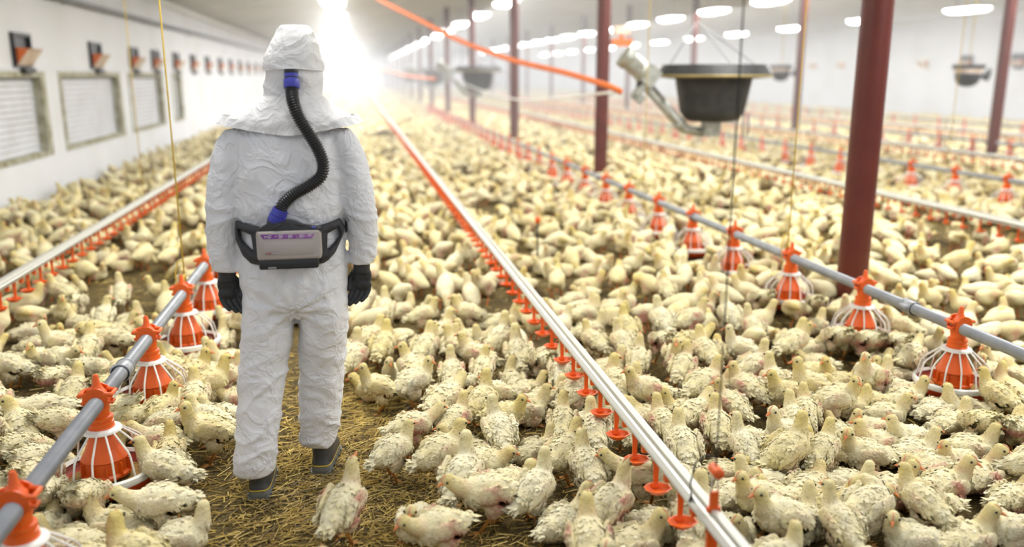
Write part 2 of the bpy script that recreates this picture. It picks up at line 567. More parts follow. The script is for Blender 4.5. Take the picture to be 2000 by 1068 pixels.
YF['B'] = (3.0, [3.67, 4.51, 5.40, 6.33, 7.21, 8.11, 9.08, 9.98, 10.95, 11.96] + [11.96 + .95 * k for k in range(1, 26)], 0, 'on the feed line passing the first red column')
YF['C'] = (7.85, [8.15, 9.09, 10.02, 10.94] + [10.94 + .93 * k for k in range(1, 32)], 0, 'on the feed line between the column rows')
YF['D'] = (12.0, [12.95 + 1.0 * k for k in range(34)], 0, 'on the feed line at the second column row')
YF['E'] = (16.3, [18.6 + 1.05 * k for k in range(28)], 0, 'on the feed line by the plain wall')
FEEDPOS = []
first = True
for key, (x, yy, dz, txt) in YF.items():
    for k, y in enumerate(yy):
        if abs(x - 12.0) < .1 and any(abs(y - (14.4 + 7.55 * j)) < .35 for j in range(13)):
            continue
        if y < 12.5:
            o = feeder0 if first else copy_tree(feeder0)
            first = False
        else:
            o = link('pan_feeder', far_me)
        o.location = (x, y, dz)
        o.rotation_euler = (0, 0, 0)
        tag(o, 'orange pan feeder with white grill, %s %s' % (ordinal(k + 1), txt), 'feeder', 'pan feeders')
        FEEDPOS.append((x, y, key, k))

# ------------------------------------------------------------------ drinker lines
def cup_mb(n=8):
    a = MB()
    a.box((-.011, -.005, -.02), (.011, .005, .012))
    a.rings([[(-.010, -.004, 0), (.010, -.004, 0), (.010, .004, 0), (-.010, .004, 0)], [(-.008, -.005, -.085), (.008, -.005, -.085), (.008, .003, -.085), (-.008, .003, -.085)],
             [(-.012, -.010, -.105), (.012, -.010, -.105), (.012, .002, -.105), (-.012, .002, -.105)]])
    out, inn, bo = [], [], []
    for j in range(n):
        t = 2 * PI * (j + .5) / n
        out.append((.052 * math.cos(t), .042 * math.sin(t) - .026, -.096)); inn.append((.046 * math.cos(t), .036 * math.sin(t) - .026, -.095)); bo.append((.026 * math.cos(t), .020 * math.sin(t) - .026, -.118))
    ib = [(p[0] * .9, (p[1] + .026) * .9 - .026, p[2] + .006) for p in bo]
    a.rings([ib, inn, out, bo], cap=True)
    return a
cup_me = cup_mb().mesh('drip_cup', M['orange'], smooth=False)
nip_mb = MB(); nip_mb.box((-.012, .112, -.028), (.012, .132, .004)); nip_me = nip_mb.mesh('nipple_clip', M['orange'], smooth=False)
RAIL = [(-.036, -.010), (-.040, .0), (-.036, .006), (-.020, .010), (-.013, .014), (-.010, .030), (.010, .030), (.013, .014), (.020, .010), (.036, .006), (.040, .0), (.036, -.010)]
def drinker(x, z, y0, y1, c0, n, label, dy=.235):
    t = empty('drinker_line', (x, y0, z))
    r = MB(); r.rings([[(px, y, pz) for px, pz in RAIL] for y in np.linspace(0, y1 - y0, 6)]); r.build('rail', M['alu'], t, smooth=False)
    p = MB(); p.tube([(0, 0, -.026), (0, (y1 - y0) / 2, -.026), (0, y1 - y0, -.026)], .0135, 12); p.build('water_pipe', M['pvc'], t)
    for k in range(n):
        o = link('drip_cup', cup_me, t); o.location = (0, c0 + dy * k - y0, -.04)
        o = link('nipple_clip', nip_me, t); o.location = (0, c0 + dy * k - y0, -.04)
    s = MB()
    for k in range(n, n + 130):
        y = c0 + dy * k - y0
        if y > y1 - y0:
            break
        s.box((-.012, y - .008, -.13), (.012, y + .008, -.035)); s.box((-.043, y - .05, -.158), (.043, y + .015, -.135))
    o = s.build('distant_drip_cup', M['orange'], t, smooth=False); o['kind'] = 'stuff'
    tag(t, label, 'drinker')
    return t
DC = drinker(1.0, .375, 1.0, 100, 1.92, 97, 'aluminium drinker line with orange drip cups beside the straw clearing')
drinker(-2.2, .40, 4.6, 100, 5.05, 97, 'aluminium drinker line with orange drip cups along the shuttered wall')
drinker(5.68, .39, 3.5, 100, 5.2, 97, 'aluminium drinker line with orange drip cups just beyond the first red column')
drinker(10.1, .39, 9.5, 100, 10.2, 97, 'aluminium drinker line with orange drip cups before the second column row')
drinker(14.2, .39, 14.5, 100, 15, 60, 'aluminium drinker line with orange drip cups out beyond the second column row')

# hanger over the central drinker line
h = MB(); h.box((-.016, -.007, -.115), (.016, .007, -.045)); h.box((-.013, -.005, .03), (.013, .005, .085)); h.box((-.02, -.008, .02), (.02, .008, .036))
o = h.build('hanger', M['orange'], DC, smooth=False); o.location = (.0, 2.14 - 1.0, 0)
h = MB(); h.tube([(-.012, 0, .08), (-.006, 0, .15)], .0028, 8); h.tube([(.012, 0, .08), (.006, 0, .15)], .0028, 8)
m, nt, b = material('clear_plastic'); b.inputs['Base Color'].default_value = (.85, .84, .74, 1); b.inputs['Roughness'].default_value = .2; b.inputs['Transmission Weight'].default_value = .6
M['clear'] = m
o = h.build('hanger_rod', M['clear'], DC); o.location = (0, 2.14 - 1.0, 0)
# coupling of the rail
q = MB(); q.tube([(0, -.05, -.026), (0, .05, -.026)], .021, 14); o = q.build('pipe_coupling', M['black'], DC); o.location = (0, 3.22 - 1.0, 0)
t = empty('suspension_cord', (1.0, 2.14, .52))
q = MB(); q.tube([(0, 0, 0.02), (0, 0, 2.9)], .0024, 8); q.tube([(0, 0, .045), (-.02, .02, .05), (-.045, .04, .02), (-.055, .05, -.05), (-.05, .05, -.10)], .0026, 8)
for k in range(7):
    q.tube([(-.05, .05, -.09), (-.05 + rs.uniform(-.012, .012), .05 + rs.uniform(-.01, .01), -.118)], .0016, 5)
q.build('cord', M['cord'], t)
g = MB(); g.tube([(0, -.03, .008), (0, -.026, .008), (0, .02, .008)], [.014, .0165, .0165], 18); g.tube([(0, .02, .008), (0, .026, .008)], [.012, .012], 14)
g.build('grip', M['orange'], t)
tag(t, 'thin black cord with orange grip holding up the drinker rail', 'cord')

def yellow_cord(x, y, z0, z1, label, loop=False):
    t = empty('yellow_cord', (x, y, z0))
    q = MB(); q.tube([(0, 0, 0), (0, 0, z1 - z0)], .0045, 8); q.build('cord', M['yellow'], t)
    if loop:
        q = MB(); q.tube([(0, 0, .14), (-.03, .0, .13), (-.05, 0, .06), (-.045, 0, -.05), (-.035, 0, -.10)], .004, 8); q.tube([(.0, -.035, -.03), (0, -.03, .03), (0, .0, .06), (0, .03, .03), (0, .035, -.03)], .0042, 8); q.build('loose_end', M['yellow'], t)
    tag(t, label, 'cord')
yellow_cord(-1.03, 5.12, .46, 3.6, "yellow cord holding up the worker's feed pipe", True)
yellow_cord(3.0, 5.46, .43, 3.9, 'yellow cord above the feed pipe beside the first red column', True)
yellow_cord(7.85, 10.2, .43, 4.2, 'yellow cord above the feed pipe between the column rows')
yellow_cord(-2.2, 9.3, .43, 3.5, 'yellow cord above the drinker line by the shuttered wall')
yellow_cord(3.0, 8.6, .43, 3.9, 'yellow cord further down the feed pipe past the first column')
# ------------------------------------------------------------------ hanging feed hoppers
def hopper(detail=True):
    t = empty('feed_hopper')
    n = 40
    b = MB()
    b.lathe([(.26, .02), (.30, .03), (.37, .12), (.375, .14), (.44, .50), (.445, .52), (.43, .52), (.36, .15), (.28, .05)], n)
    b.build('bin', M['dark'], t, sharp=50)
    r = MB(); r.lathe([(.43, .505), (.60, .525), (.605, .535), (.53, .66), (.525, .665), (.51, .66), (.44, .53)], n, scale=(1.12, 1.0)); r.build('rim', M['dark'], t, sharp=40)
    e_ = MB(); e_.lathe([(.602, .522), (.612, .528), (.612, .545), (.598, .55)], n, scale=(1.12, 1.0)); e_.build('rim_edge', M['brass'], t)
    f_ = MB(); f_.add([(.52, -.14, .536), (.80, -.10, .530), (.80, .10, .530), (.52, .14, .536), (.52, -.14, .526), (.80, -.10, .522), (.80, .10, .522), (.52, .14, .526)], [(0, 1, 2, 3), (7, 6, 5, 4), (0, 4, 5, 1), (1, 5, 6, 2), (2, 6, 7, 3)])
    f_.build('rim_lip', M['dark'], t, smooth=False)
    s = MB(); s.lathe([(.115, -.155), (.12, -.15), (.12, .03), (.20, .06)], 28); s.build('boot', M['galv'], t, sharp=40)
    a = MB()
    a.tube([(-.10, 0, -.11), (-.33, 0, -.07), (-.80, 0, .42)], [.06, .062, .062], 18)
    a.tube([(-.37, 0, -.03), (-.41, 0, .012)], .074, 18)
    a.build('auger_tube', M['galv'], t)
    m_ = MB(); m_.lathe([(.0, 0), (.118, 0), (.12, .01), (.12, .05), (.112, .055)] + [(.112 - .006 * (k % 2), .07 + .012 * k) for k in range(14)] + [(.122, .25), (.125, .27), (.125, .33), (.10, .335), (0, .335)], 26)
    mo = m_.build('motor', M['galv'], t, sharp=45)
    mo.rotation_euler = (0, math.radians(-52), 0); mo.location = (-.84, 0, .56)
    g = MB(); g.box((-.10, -.10, -.14), (.12, .10, .02)); g.box((-.26, -.07, -.10), (-.10, .07, -.03)); g.box((-.30, -.03, -.18), (-.2, .03, -.04))
    go = g.build('gearbox', M['galv'], t, smooth=False); go.rotation_euler = (0, math.radians(-52), 0); go.location = (-.84, 0, .56)
    k = MB(); k.box((-.92, -.05, .40), (-.76, .05, .54)); k.build('spout_clamp', M['black'], t, smooth=False)
    c = MB()
    for s_ in (-1, 1):
        c.tube([(s_ * .55, 0, .64), (-.24, 0, 1.14)], .006, 6)
    c.tube([(.0, -.5, .64), (-.24, 0, 1.14)], .005, 6)
    c.tube([(-.24, 0, 1.14), (-.24, 0, 3.1)], .006, 6)
    c.build('hanging_cable', M['steelpipe'], t)
    for s_ in (-.02, .045):
        r_ = MB(); r_.tube([(.33 + s_, -.2, .12), (.33 + s_, -.2, -.14)], .009, 6); r_.build('hanger_rod', M['steelpipe'], t)
    return t
h0 = hopper()
HP = [(4.12, 9.5, 1.11), (3.42, 24.0, 1.22), (3.5, 38.0, 1.25), (3.5, 53.0, 1.25)]
for k, (x, y, z) in enumerate(HP):
    o = h0 if k == 0 else copy_tree(h0)
    o.location = (x, y, z)
    tag(o, '%s hanging black feed hopper with ribbed motor, along the red column row' % ordinal(k + 1), 'hopper', 'hanging feed hoppers')
# orange flexible tubes that carry feed to the hoppers
def feed_tube(pts, rad, label):
    P = [Vector(p) for p in pts]
    out = []
    for i in range(len(P) - 1):
        p0, p1, p2, p3 = P[max(i - 1, 0)], P[i], P[i + 1], P[min(i + 2, len(P) - 1)]
        for s in range(6):
            u = s / 6
            out.append(0.5 * ((2 * p1) + (p2 - p0) * u + (2 * p0 - 5 * p1 + 4 * p2 - p3) * u * u + (3 * p1 - p0 - 3 * p2 + p3) * u ** 3))
    out.append(P[-1])
    q = MB(); q.tube([p - P[0] for p in out], rad, 12)
    o = q.build('feed_tube', M['tubeorange']); o.location = P[0]
    tag(o, label, 'feed tube')
feed_tube([(2.98, 9.42, 1.47), (2.80, 9.45, 1.55), (2.49, 10.2, 1.69), (2.07, 11.3, 1.85), (1.56, 12.7, 2.14), (1.06, 13.8, 2.49), (.47, 15.0, 2.90), (.10, 16.2, 3.30), (-.1, 17.2, 3.75)], .034, 'orange feed tube curving up from the first hopper to the ceiling')
feed_tube([(2.25, 24.0, 1.55), (1.7, 27, 1.62), (1.3, 33, 1.80), (.9, 45, 2.05), (.6, 58, 2.7), (.4, 66, 3.45)], .034, 'orange feed tube curving up behind the second hopper')
q = MB(); q.tube([(-.55, 0, 1.46 - .5), (-1.3, -.1, 1.38 - .5), (-1.9, 0.1, 1.40 - .5), (-2.6, .2, 1.5 - .5)], .012, 8)
# pale hose between the hoppers
o = feed_tube([(3.0, 9.6, 1.47), (2.5, 10.0, 1.40), (2.6, 13, 1.28), (2.9, 17, 1.24), (3.0, 22, 1.35), (2.6, 23.9, 1.6)], .016, 'pale slack cable strung between the first two hoppers')
bpy.context.scene.objects['feed_tube.002'].data.materials[0] = M['whitep']
bpy.context.scene.objects['feed_tube.002'].name = 'slack_cable'
# dark rounded heaters hanging by the far wall
def unit():
    t = empty('hanging_heater')
    b = MB(); b.lathe([(0, -.20), (.10, -.19), (.19, -.13), (.235, -.03), (.24, .06), (.235, .07), (.0, .075)], 26); b.build('drum', M['black'], t)
    c = MB(); c.box((-.26, -.16, .16), (.26, .16, .24)); c.build('top_box', M['dark'], t, smooth=False)
    l = MB(); l.box((-.22, -.14, .075), (.22, .14, .16)); l.build('casing', M['cream'], t, smooth=False)
    a = MB(); a.tube([(.22, 0, .02), (.42, 0, .0)], .03, 10); a.tube([(.40, 0, -.06), (.44, 0, .06), (.50, 0, .16)], [.07, .08, .03], 12); a.build('arm', M['dark'], t)
    y = MB(); y.tube([(0, 0, .24), (0, 0, 2.75)], .007, 6); y.build('cord', M['yellow'], t)
    return t
u0 = unit()
for k, (x, y, z, lab) in enumerate([(12.22, 15.6, 1.62, 'dark rounded unit on a yellow cord before the plain wall'), (11.8, 22.6, 1.68, 'small dark rounded unit hanging beside the second-row red column')]):
    o = u0 if k == 0 else copy_tree(u0)
    o.location = (x, y, z); tag(o, lab, 'heater')
# orange box on a far column
q = MB(); q.box((-.16, -.06, -.05), (.16, .06, .05)); q.box((-.13, -.05, .12), (.13, .05, .24), mi=1); q.box((-.03, -.03, .05), (.03, .03, .12))
o = q.build('control_box', [M['tubeorange'], M['cream']], smooth=False); o.location = (4.05, 12.86, 2.14)
tag(o, 'small orange box fixed high on the second red column', 'control box')
# grey probe with orange tip standing in the flock
q = MB(); q.tube([(0, 0, 0), (0, 0, .42)], .008, 8); q.lathe([(0, .42), (.02, .425), (.024, .45), (.02, .475), (0, .48)], 12, mi=1)
o = q.build('marker_rod', [M['cord'], M['orange']]); o.location = (1.50, 6.98, 0)
tag(o, 'thin grey rod with orange tip standing among the chickens', 'rod')

# ------------------------------------------------------------------ chickens
def feather_material(name, flock):
    m, nt, b = material(name)
    at = node(nt, 'ShaderNodeAttribute', attribute_name='tint')
    ab = node(nt, 'ShaderNodeAttribute', attribute_name='bare')
    geo = node(nt, 'ShaderNodeNewGeometry')
    if flock:
        yv = geo.outputs['Random Per Island']
        gv = mathn(nt, 'FRACT', mathn(nt, 'MULTIPLY', yv, 17.3))
    else:
        oi = node(nt, 'ShaderNodeObjectInfo')
        sp = node(nt, 'ShaderNodeSeparateColor')
        nt.links.new(oi.outputs['Color'], sp.inputs[0])
        yv, gv = sp.outputs[0], sp.outputs[1]
    n1 = noise_fac(nt, 22, 4, lo=0.35, hi=0.7)
    n2 = noise_fac(nt, 16, 3, lo=0.32, hi=0.56)
    n3 = noise_fac(nt, 60, 3, lo=0.60, hi=0.75)
    f = mathn(nt, 'ADD', mathn(nt, 'MULTIPLY', n1, 0.35), mathn(nt, 'ADD', mathn(nt, 'MULTIPLY', at.outputs['Fac'], 0.62), mathn(nt, 'MULTIPLY', yv, 0.42)), clamp=True)
    if not flock:
        f = mathn(nt, 'ADD', f, mathn(nt, 'MULTIPLY', mathn(nt, 'SUBTRACT', geo.outputs['Random Per Island'], 0.5), 0.25), clamp=True)
    c = mixc(nt, f, (0.84, 0.785, 0.56), (0.68, 0.55, 0.20))
    c = mixc(nt, mathn(nt, 'MULTIPLY', n3, 0.30), c, (0.46, 0.33, 0.14))
    bf = mathn(nt, 'MULTIPLY', mathn(nt, 'MULTIPLY', ab.outputs['Fac'], n2), mathn(nt, 'ADD', mathn(nt, 'MULTIPLY', gv, 1.1), 0.12), clamp=True)
    c = mixc(nt, bf, c, (0.56, 0.27, 0.20))
    nt.links.new(c, b.inputs['Base Color'])
    b.inputs['Roughness'].default_value = 0.85
    b.inputs['Specular IOR Level'].default_value = 0.15
    bp = node(nt, 'ShaderNodeBump'); bp.inputs['Strength'].default_value = 0.5; bp.inputs['Distance'].default_value = 0.006
    nt.links.new(noise_fac(nt, 110, 3, lo=0.2, hi=0.8), bp.inputs['Height'])
    nt.links.new(bp.outputs[0], b.inputs['Normal'])
    return m
M['feather'] = feather_material('white_feathers', False)
M['flock'] = feather_material('flock_feathers', True)
M['beak'] = plain('beak_horn', (0.78, 0.27, 0.07), 0.45, col2=(0.66, 0.20, 0.08), scale=60)
M['leg'] = plain('leg_skin', (0.62, 0.30, 0.07), 0.55, col2=(0.48, 0.22, 0.06), scale=50)
M['eye'] = plain('eye_dark', (0.012, 0.010, 0.008), 0.12)
M['comb'] = plain('comb_skin', (0.76, 0.34, 0.20), 0.55)

def mkpose(**k):
    d = dict(bc=(0, 0, .143), pitch=20, seat=False, neck=[(.052, 0, .158), (.080, 0, .190), (.090, 0, .220)], head=(.099, 0, .244), yaw=0, hp=0, legs='stand', tail=18)
    d.update(k)
    return d
POSE = {
    'S': mkpose(),
    'S2': mkpose(pitch=26, neck=[(.050, 0, .163), (.074, .006, .200), (.079, .010, .234)], head=(.087, .012, .262), yaw=22, tail=30),
    'SR': mkpose(pitch=22, neck=[(.052, 0, .158), (.078, -.004, .190), (.084, -.010, .220)], head=(.087, -.018, .243), yaw=-72),
    'SL': mkpose(pitch=22, neck=[(.052, 0, .158), (.078, .004, .190), (.084, .010, .220)], head=(.087, .018, .243), yaw=72),
    'W': mkpose(pitch=8, neck=[(.060, 0, .152), (.100, .004, .172), (.128, .006, .192)], head=(.146, .006, .208), hp=-10, legs='walk', tail=10, yaw=8),
    'D': mkpose(pitch=-20, neck=[(.062, 0, .118), (.105, .005, .098), (.128, .008, .070)], head=(.142, .01, .052), hp=-50, tail=22),
    'U': mkpose(pitch=24, neck=[(.050, 0, .162), (.074, 0, .200), (.082, 0, .232)], head=(.086, 0, .258), hp=48),
    'T': mkpose(seat=True, bc=(0, 0, .066), pitch=8, neck=[(.060, 0, .082), (.084, 0, .118), (.090, 0, .146)], head=(.100, 0, .168), legs='sit', tail=8),
    'TR': mkpose(seat=True, bc=(0, 0, .066), pitch=8, neck=[(.060, 0, .082), (.084, -.004, .118), (.088, -.010, .144)], head=(.092, -.018, .166), yaw=-58, legs='sit', tail=8),
    'TL': mkpose(seat=True, bc=(0, 0, .066), pitch=10, neck=[(.060, 0, .082), (.084, .004, .118), (.088, .010, .144)], head=(.092, .018, .166), yaw=58, hp=-12, legs='sit', tail=12),
    'Z': mkpose(seat=True, bc=(0, 0, .064), pitch=4, neck=[(.062, 0, .075), (.086, .004, .092), (.098, .008, .106)], head=(.112, .010, .120), yaw=25, hp=-15, legs='sit', tail=5),
    'P': mkpose(pitch=14, neck=[(.055, 0, .158), (.078, .028, .186), (.070, .060, .190)], head=(.050, .082, .178), yaw=150, hp=-35),
}
def bird_frames(p):
    pr = math.radians(p['pitch'])
    A = Vector((math.cos(pr), 0, math.sin(pr)))        # body axis
    U = Vector((-math.sin(pr), 0, math.cos(pr)))
    hy, hp = math.radians(p['yaw']), math.radians(p['hp'] - 8)
    H = Vector((math.cos(hy) * math.cos(hp), math.sin(hy) * math.cos(hp), math.sin(hp)))
    hs = Vector((-math.sin(hy), math.cos(hy), 0))
    return A, U, H, hs, H.cross(hs)
def bird_skin(p, voxel, smooth, dec=None):
    A, U, H, hs, hu = bird_frames(p)
    c = Vector(p['bc'])
    rot = Euler((0, -math.radians(p['pitch']), 0))
    b = MB()
    fl_ = 0.94 if p['seat'] else 1
    sphere(b, c, (.093, .064, .060 * fl_), rot)
    sphere(b, c + A * .044 - U * .006, (.058, .056, .056), rot)
    sphere(b, c - A * .062 + U * .004, (.052, .050, .046), rot)
    sphere(b, c - A * .105 + U * .014, (.030, .026, .022), rot)
    for s in (-1, 1):
        if p['seat']:
            sphere(b, (.012, s * .050, .040), (.048, .024, .036), Euler((0, .25, 0)))
        else:
            sphere(b, (-.006, s * .036, .096), (.036, .026, .042), Euler((0, .3, 0)))
    n = [c + A * .028 + U * .012] + [Vector(q) for q in p['neck']] + [Vector(p['head'])]
    b.tube(n, [.048, .041, .032, .0265, .0235], 12)
    sphere(b, Vector(p['head']), (.0285, .0228, .0235), H.to_track_quat('X', 'Z'))
    return remeshed(b, voxel, smooth, dec)
def bird_attr(p, V):
    A, U, H, hs, hu = bird_frames(p)
    c = np.array(p['bc'])
    head = np.array(p['head'])
    n2 = np.array(p['neck'][1])
    d = np.linalg.norm(V - head, axis=1)
    dn = np.linalg.norm(V - n2, axis=1)
    tint = np.clip(1.25 - d / .055, 0, 1) * .85 + np.clip(1 - dn / .05, 0, 1) * .45
    L = V - c
    al = L @ np.array(A)
    up = L @ np.array(U)
    flank = np.exp(-((al + .03) / .05) ** 2) * np.clip((np.abs(L[:, 1]) - .022) / .025, 0, 1) * np.clip((-up + .02) / .04, 0, 1)
    rump = np.clip((-al - .055) / .03, 0, 1) * np.clip((-up + .004) / .03, 0, 1)
    crop = np.exp(-(dn / .030) ** 2) * 0.9
    wing = np.exp(-((al - .012) / .03) ** 2) * np.clip((np.abs(L[:, 1]) - .05) / .012, 0, 1) * .9
    face = np.exp(-(np.linalg.norm(V - (head + np.array(H) * .02), axis=1) / .013) ** 2) * .8
    return np.clip(tint, 0, 1), np.clip(flank * 1.1 + rump * 1.2 + crop + wing, 0, 1) + face
def set_attr(me, tint, bare):
    for nme, v in (('tint', tint), ('bare', bare)):
        a = me.attributes.new(nme, 'FLOAT', 'POINT')
        a.data.foreach_set('value', np.asarray(v, dtype=np.float32))
FN = [[]]
def feathers(V, F, p, rng, count, lmin, lmax, lift, keep):
    """small overlapping plumes lying back along the body"""
    A, U, H, hs, hu = bird_frames(p)
    FN[0] = []
    spine = [Vector(p['head']) + H * .01, Vector(p['head'])] + [Vector(q) for q in reversed(p['neck'])] + [Vector(p['bc']) + A * .04, Vector(p['bc']), Vector(p['bc']) - A * .06, Vector(p['bc']) - A * .12]
    sp = np.array(spine)
    fv, ff = [], []
    tri = [f for f in F]
    n = 0
    while n < count:
        f = tri[rng.randrange(len(tri))]
        a, b, c = V[f[0]], V[f[1]], V[f[2]]
        q = (a + b + c) / 3 + np.array([rng.gauss(0, .002) for _ in range(3)])
        k = keep(q)
        if k <= 0 or rng.random() > k:
            continue
        nr = Vector(np.cross(b - a, c - a).tolist()); nr.normalize()
        i = int(np.argmin(((sp - q) ** 2).sum(1)))
        t = Vector((sp[min(i + 1, len(sp) - 1)] - sp[max(i - 1, 0)]).tolist()); t.normalize()
        t = t + Vector((rng.gauss(0, .22), rng.gauss(0, .22), rng.gauss(0, .22) - .12))
        t = t - nr * t.dot(nr)
        if t.length < .1:
            continue
        t.normalize()
        s = t.cross(nr)
        hd = np.linalg.norm(q - np.array(p['head']))
        sz = min(1, max(.32, (hd - .015) / .075))
        L = rng.uniform(lmin, lmax) * sz; w = L * rng.uniform(.30, .44)
        lf = lift * rng.uniform(.3, 1.2)
        q = Vector(q.tolist())
        base = q - nr * .003
        mid = q + t * L * .5
        k0 = len(fv)
        fv.extend([base, mid + s * w + nr * (L * lf * .5 - .0005), mid - s * w + nr * (L * lf * .5 - .0005), mid + nr * (L * lf * .5 + w * .35), q + t * L + nr * (L * lf)])
        ff.extend([(k0, k0 + 1, k0 + 3), (k0, k0 + 3, k0 + 2), (k0 + 3, k0 + 1, k0 + 4), (k0 + 2, k0 + 3, k0 + 4)])
        FN[0].extend([list(nr)] * 5)
        n += 1
    return fv, ff
def bird_parts(name, p, seed):
    rng = random.Random(seed)
    A, U, H, hs, hu = bird_frames(p)
    bc, head = Vector(p['bc']), Vector(p['head'])
    V, F = bird_skin(p, .0062, 5)
    # uneven plumage
    for i in range(len(V)):
        q = V[i]
        nv = np.array(q) - np.array(bc)
        l = np.linalg.norm(nv) + 1e-6
        hd = np.linalg.norm(q - np.array(head))
        V[i] = q + nv / l * (fan((q * 26 + seed).tolist()) * .0042 + fan((q * 60 + seed).tolist()) * .0022) * min(1, max(0.1, (hd - .02) / .06))
    low = .012 if p['seat'] else .07
    def keep(q):
        hd = np.linalg.norm(q - np.array(head + H * .018))
        return 0 if (hd < .017 or q[2] < low) else 1
    fv, ff = feathers(V, F, p, rng, 700, .012, .026, .07, keep)
    nv = len(V)
    verts = np.vstack([V, np.array([list(q) for q in fv], dtype=np.float32)])
    faces = F + [tuple(i + nv for i in f) for f in ff]
    P = {}
    def make(nm, v, f, mat, nrm=None):
        me = bpy.data.meshes.new(nm)
        me.from_pydata([tuple(map(float, q)) for q in v], [], f)
        me.materials.append(mat)
        me.polygons.foreach_set('use_smooth', [True] * len(me.polygons))
        if mat is M['feather']:
            set_attr(me, *bird_attr(p, np.asarray(v, dtype=np.float32)))
        me.update()
        if nrm is not None:          # plumes take the soft shading of the skin they lie on
            k0 = len(v) - len(nrm)
            vn = np.empty(len(v) * 3, dtype=np.float32); me.vertices.foreach_get('normal', vn); vn = vn.reshape(-1, 3)
            vn[k0:] = vn[k0:] * .35 + np.asarray(nrm, dtype=np.float32) * .65
            vn /= np.linalg.norm(vn, axis=1)[:, None] + 1e-9
            me.normals_split_custom_set_from_vertices([tuple(map(float, q)) for q in vn])
        return me
    P['chicken'] = make('chicken', verts, faces, M['feather'], FN[0])
    kids = []
    for s in (-1, 1):
        b = MB()
        wr = Euler((s * -.12, -math.radians(p['pitch'] - 14), s * .10))
        wc = bc + A * .006 + U * .012 + Vector((0, s * .058, 0))
        sphere(b, wc, (.066, .016, .037), wr)
        sphere(b, wc + A * .032 + U * .004, (.030, .015, .030), wr)
        sphere(b, wc - A * .052 - U * .004, (.036, .009, .020), wr)
        wv, wf = remeshed(b, .0058, 3)
        outw = [f for f in wf if np.mean([wv[i][1] for i in f]) * s > wc.y * s - .004]
        pw = dict(p); pw['neck'] = []; pw['head'] = tuple(wc + A * .09)
        f1, g1 = feathers(wv, outw, pw, rng, 110, .014, .028, .05, lambda q: 1)
        wn = list(FN[0])
        # flight feathers along the trailing edge
        for k in range(9):
            u = k / 8
            b0 = wc - A * (.015 + .045 * u) - U * (.026 - .030 * u) + Vector((0, s * .006, 0))
            t = (-A + U * (.10 * u - .18) + Vector((0, -s * .16, 0))).normalized()
            L = .052 - .014 * u
            w = .0085
            k0 = len(f1)
            up = U * 1.0
            f1.extend([b0, b0 + t * L * .6 + up * w, b0 + t * L * .6 - up * w, b0 + t * L * .6 + Vector((0, s * .003, 0)), b0 + t * L])
            wn.extend([[0, s, .25]] * 5)
            g1.extend([(k0, k0 + 1, k0 + 3), (k0, k0 + 3, k0 + 2), (k0 + 3, k0 + 1, k0 + 4), (k0 + 2, k0 + 3, k0 + 4)])
        n0 = len(wv)
        kids.append(('wing', make('wing', np.vstack([wv, np.array([list(q) for q in f1], dtype=np.float32)]), wf + [tuple(i + n0 for i in f) for f in g1], M['feather'], wn)))
    tv, tf = [], []
    tr = math.radians(p['pitch'] + p['tail'])
    tb = bc - A * .108 + U * .014
    for k in range(34):
        a = rng.uniform(-.75, .75); e2 = rng.uniform(-.45, .45)
        t = (-A + Vector((0, a, 0)) + U * (math.tan(math.radians(p['tail'])) + e2)).normalized()
        b0 = tb + Vector((rng.gauss(0, .004), a * .018, rng.gauss(0, .006)))
        s = t.cross(U); s.normalize()
        nn = s.cross(t)
        L = rng.uniform(.024, .046); w = L * .26
        k0 = len(tv)
        tv.extend([b0, b0 + t * L * .55 + s * w, b0 + t * L * .55 - s * w, b0 + t * L * .55 + nn * w * .4, b0 + t * L])
        tf.extend([(k0, k0 + 1, k0 + 3), (k0, k0 + 3, k0 + 2), (k0 + 3, k0 + 1, k0 + 4), (k0 + 2, k0 + 3, k0 + 4)])
    kids.append(('tail', make('tail', [list(q) for q in tv], tf, M['feather'])))
    # beak: upper and lower half
    b = MB()
    for sgn, r0, ln in ((1, .0084, .0245), (-1, .0064, .0185)):
        rr = []
        for u in (0, .35, .7, 1):
            r = r0 * (1 - u) ** .7 + .0006
            cpt = head + H * (.0225 + ln * u) + hu * (-.002 + sgn * .0015 * (1 - u) - (.004 * u * u if sgn > 0 else .001 * u))
            rr.append([cpt + hs * r * .85 * math.cos(2 * PI * j / 8) + hu * r * .8 * math.sin(2 * PI * j / 8) for j in range(8)])
        b.rings(rr)
    kids.append(('beak', b.mesh('beak', M['beak'])))
    for s in (-1, 1):
        b = MB(); sphere(b, head + H * .0105 + hs * s * .0210 + hu * .004, (.0052, .0052, .0052), sub=1)
        kids.append(('eye', b.mesh('eye', M['eye'])))
    b = MB()
    b.tube([head + H * .024 + hu * .004, head + H * .020 + hu * .013, head + H * .012 + hu * .0205, head - H * .001 + hu * .0225], [.0018, .0028, .0026, .0014], 6)
    kids.append(('comb', b.mesh('comb', M['comb'])))
    for s in (-1, 1):
        b = MB()
        if p['legs'] == 'sit':
            hk, an = Vector((-.03, s * .045, .012)), Vector((.035, s * .050, .010))
            b.tube([Vector((.0, s * .045, .03)), hk, an], [.010, .0068, .006], 8)
        else:
            st_ = {'stand': s * .012, 'walk': s * .040}[p['legs']]
            hk = Vector((-.022 + st_ * .6, s * .032, .062)); an = Vector((.004 + st_, s * .034, .010))
            b.tube([Vector((-.002, s * .034, .090)), hk + Vector((.003, 0, .006)), hk, an], [.013, .0085, .0074, .0064], 8)
        for ang, ln in ((0, .044), (.55, .036), (-.55, .036), (PI + .25 * s, .018)):
            d = Vector((math.cos(ang), math.sin(ang), 0))
            b.tube([an + Vector((0, 0, -.002)), an + d * ln * .5 + Vector((0, 0, -.004)), Vector((an.x + d.x * ln, an.y + d.y * ln, .003))], [.0052, .0044, .0022], 6)
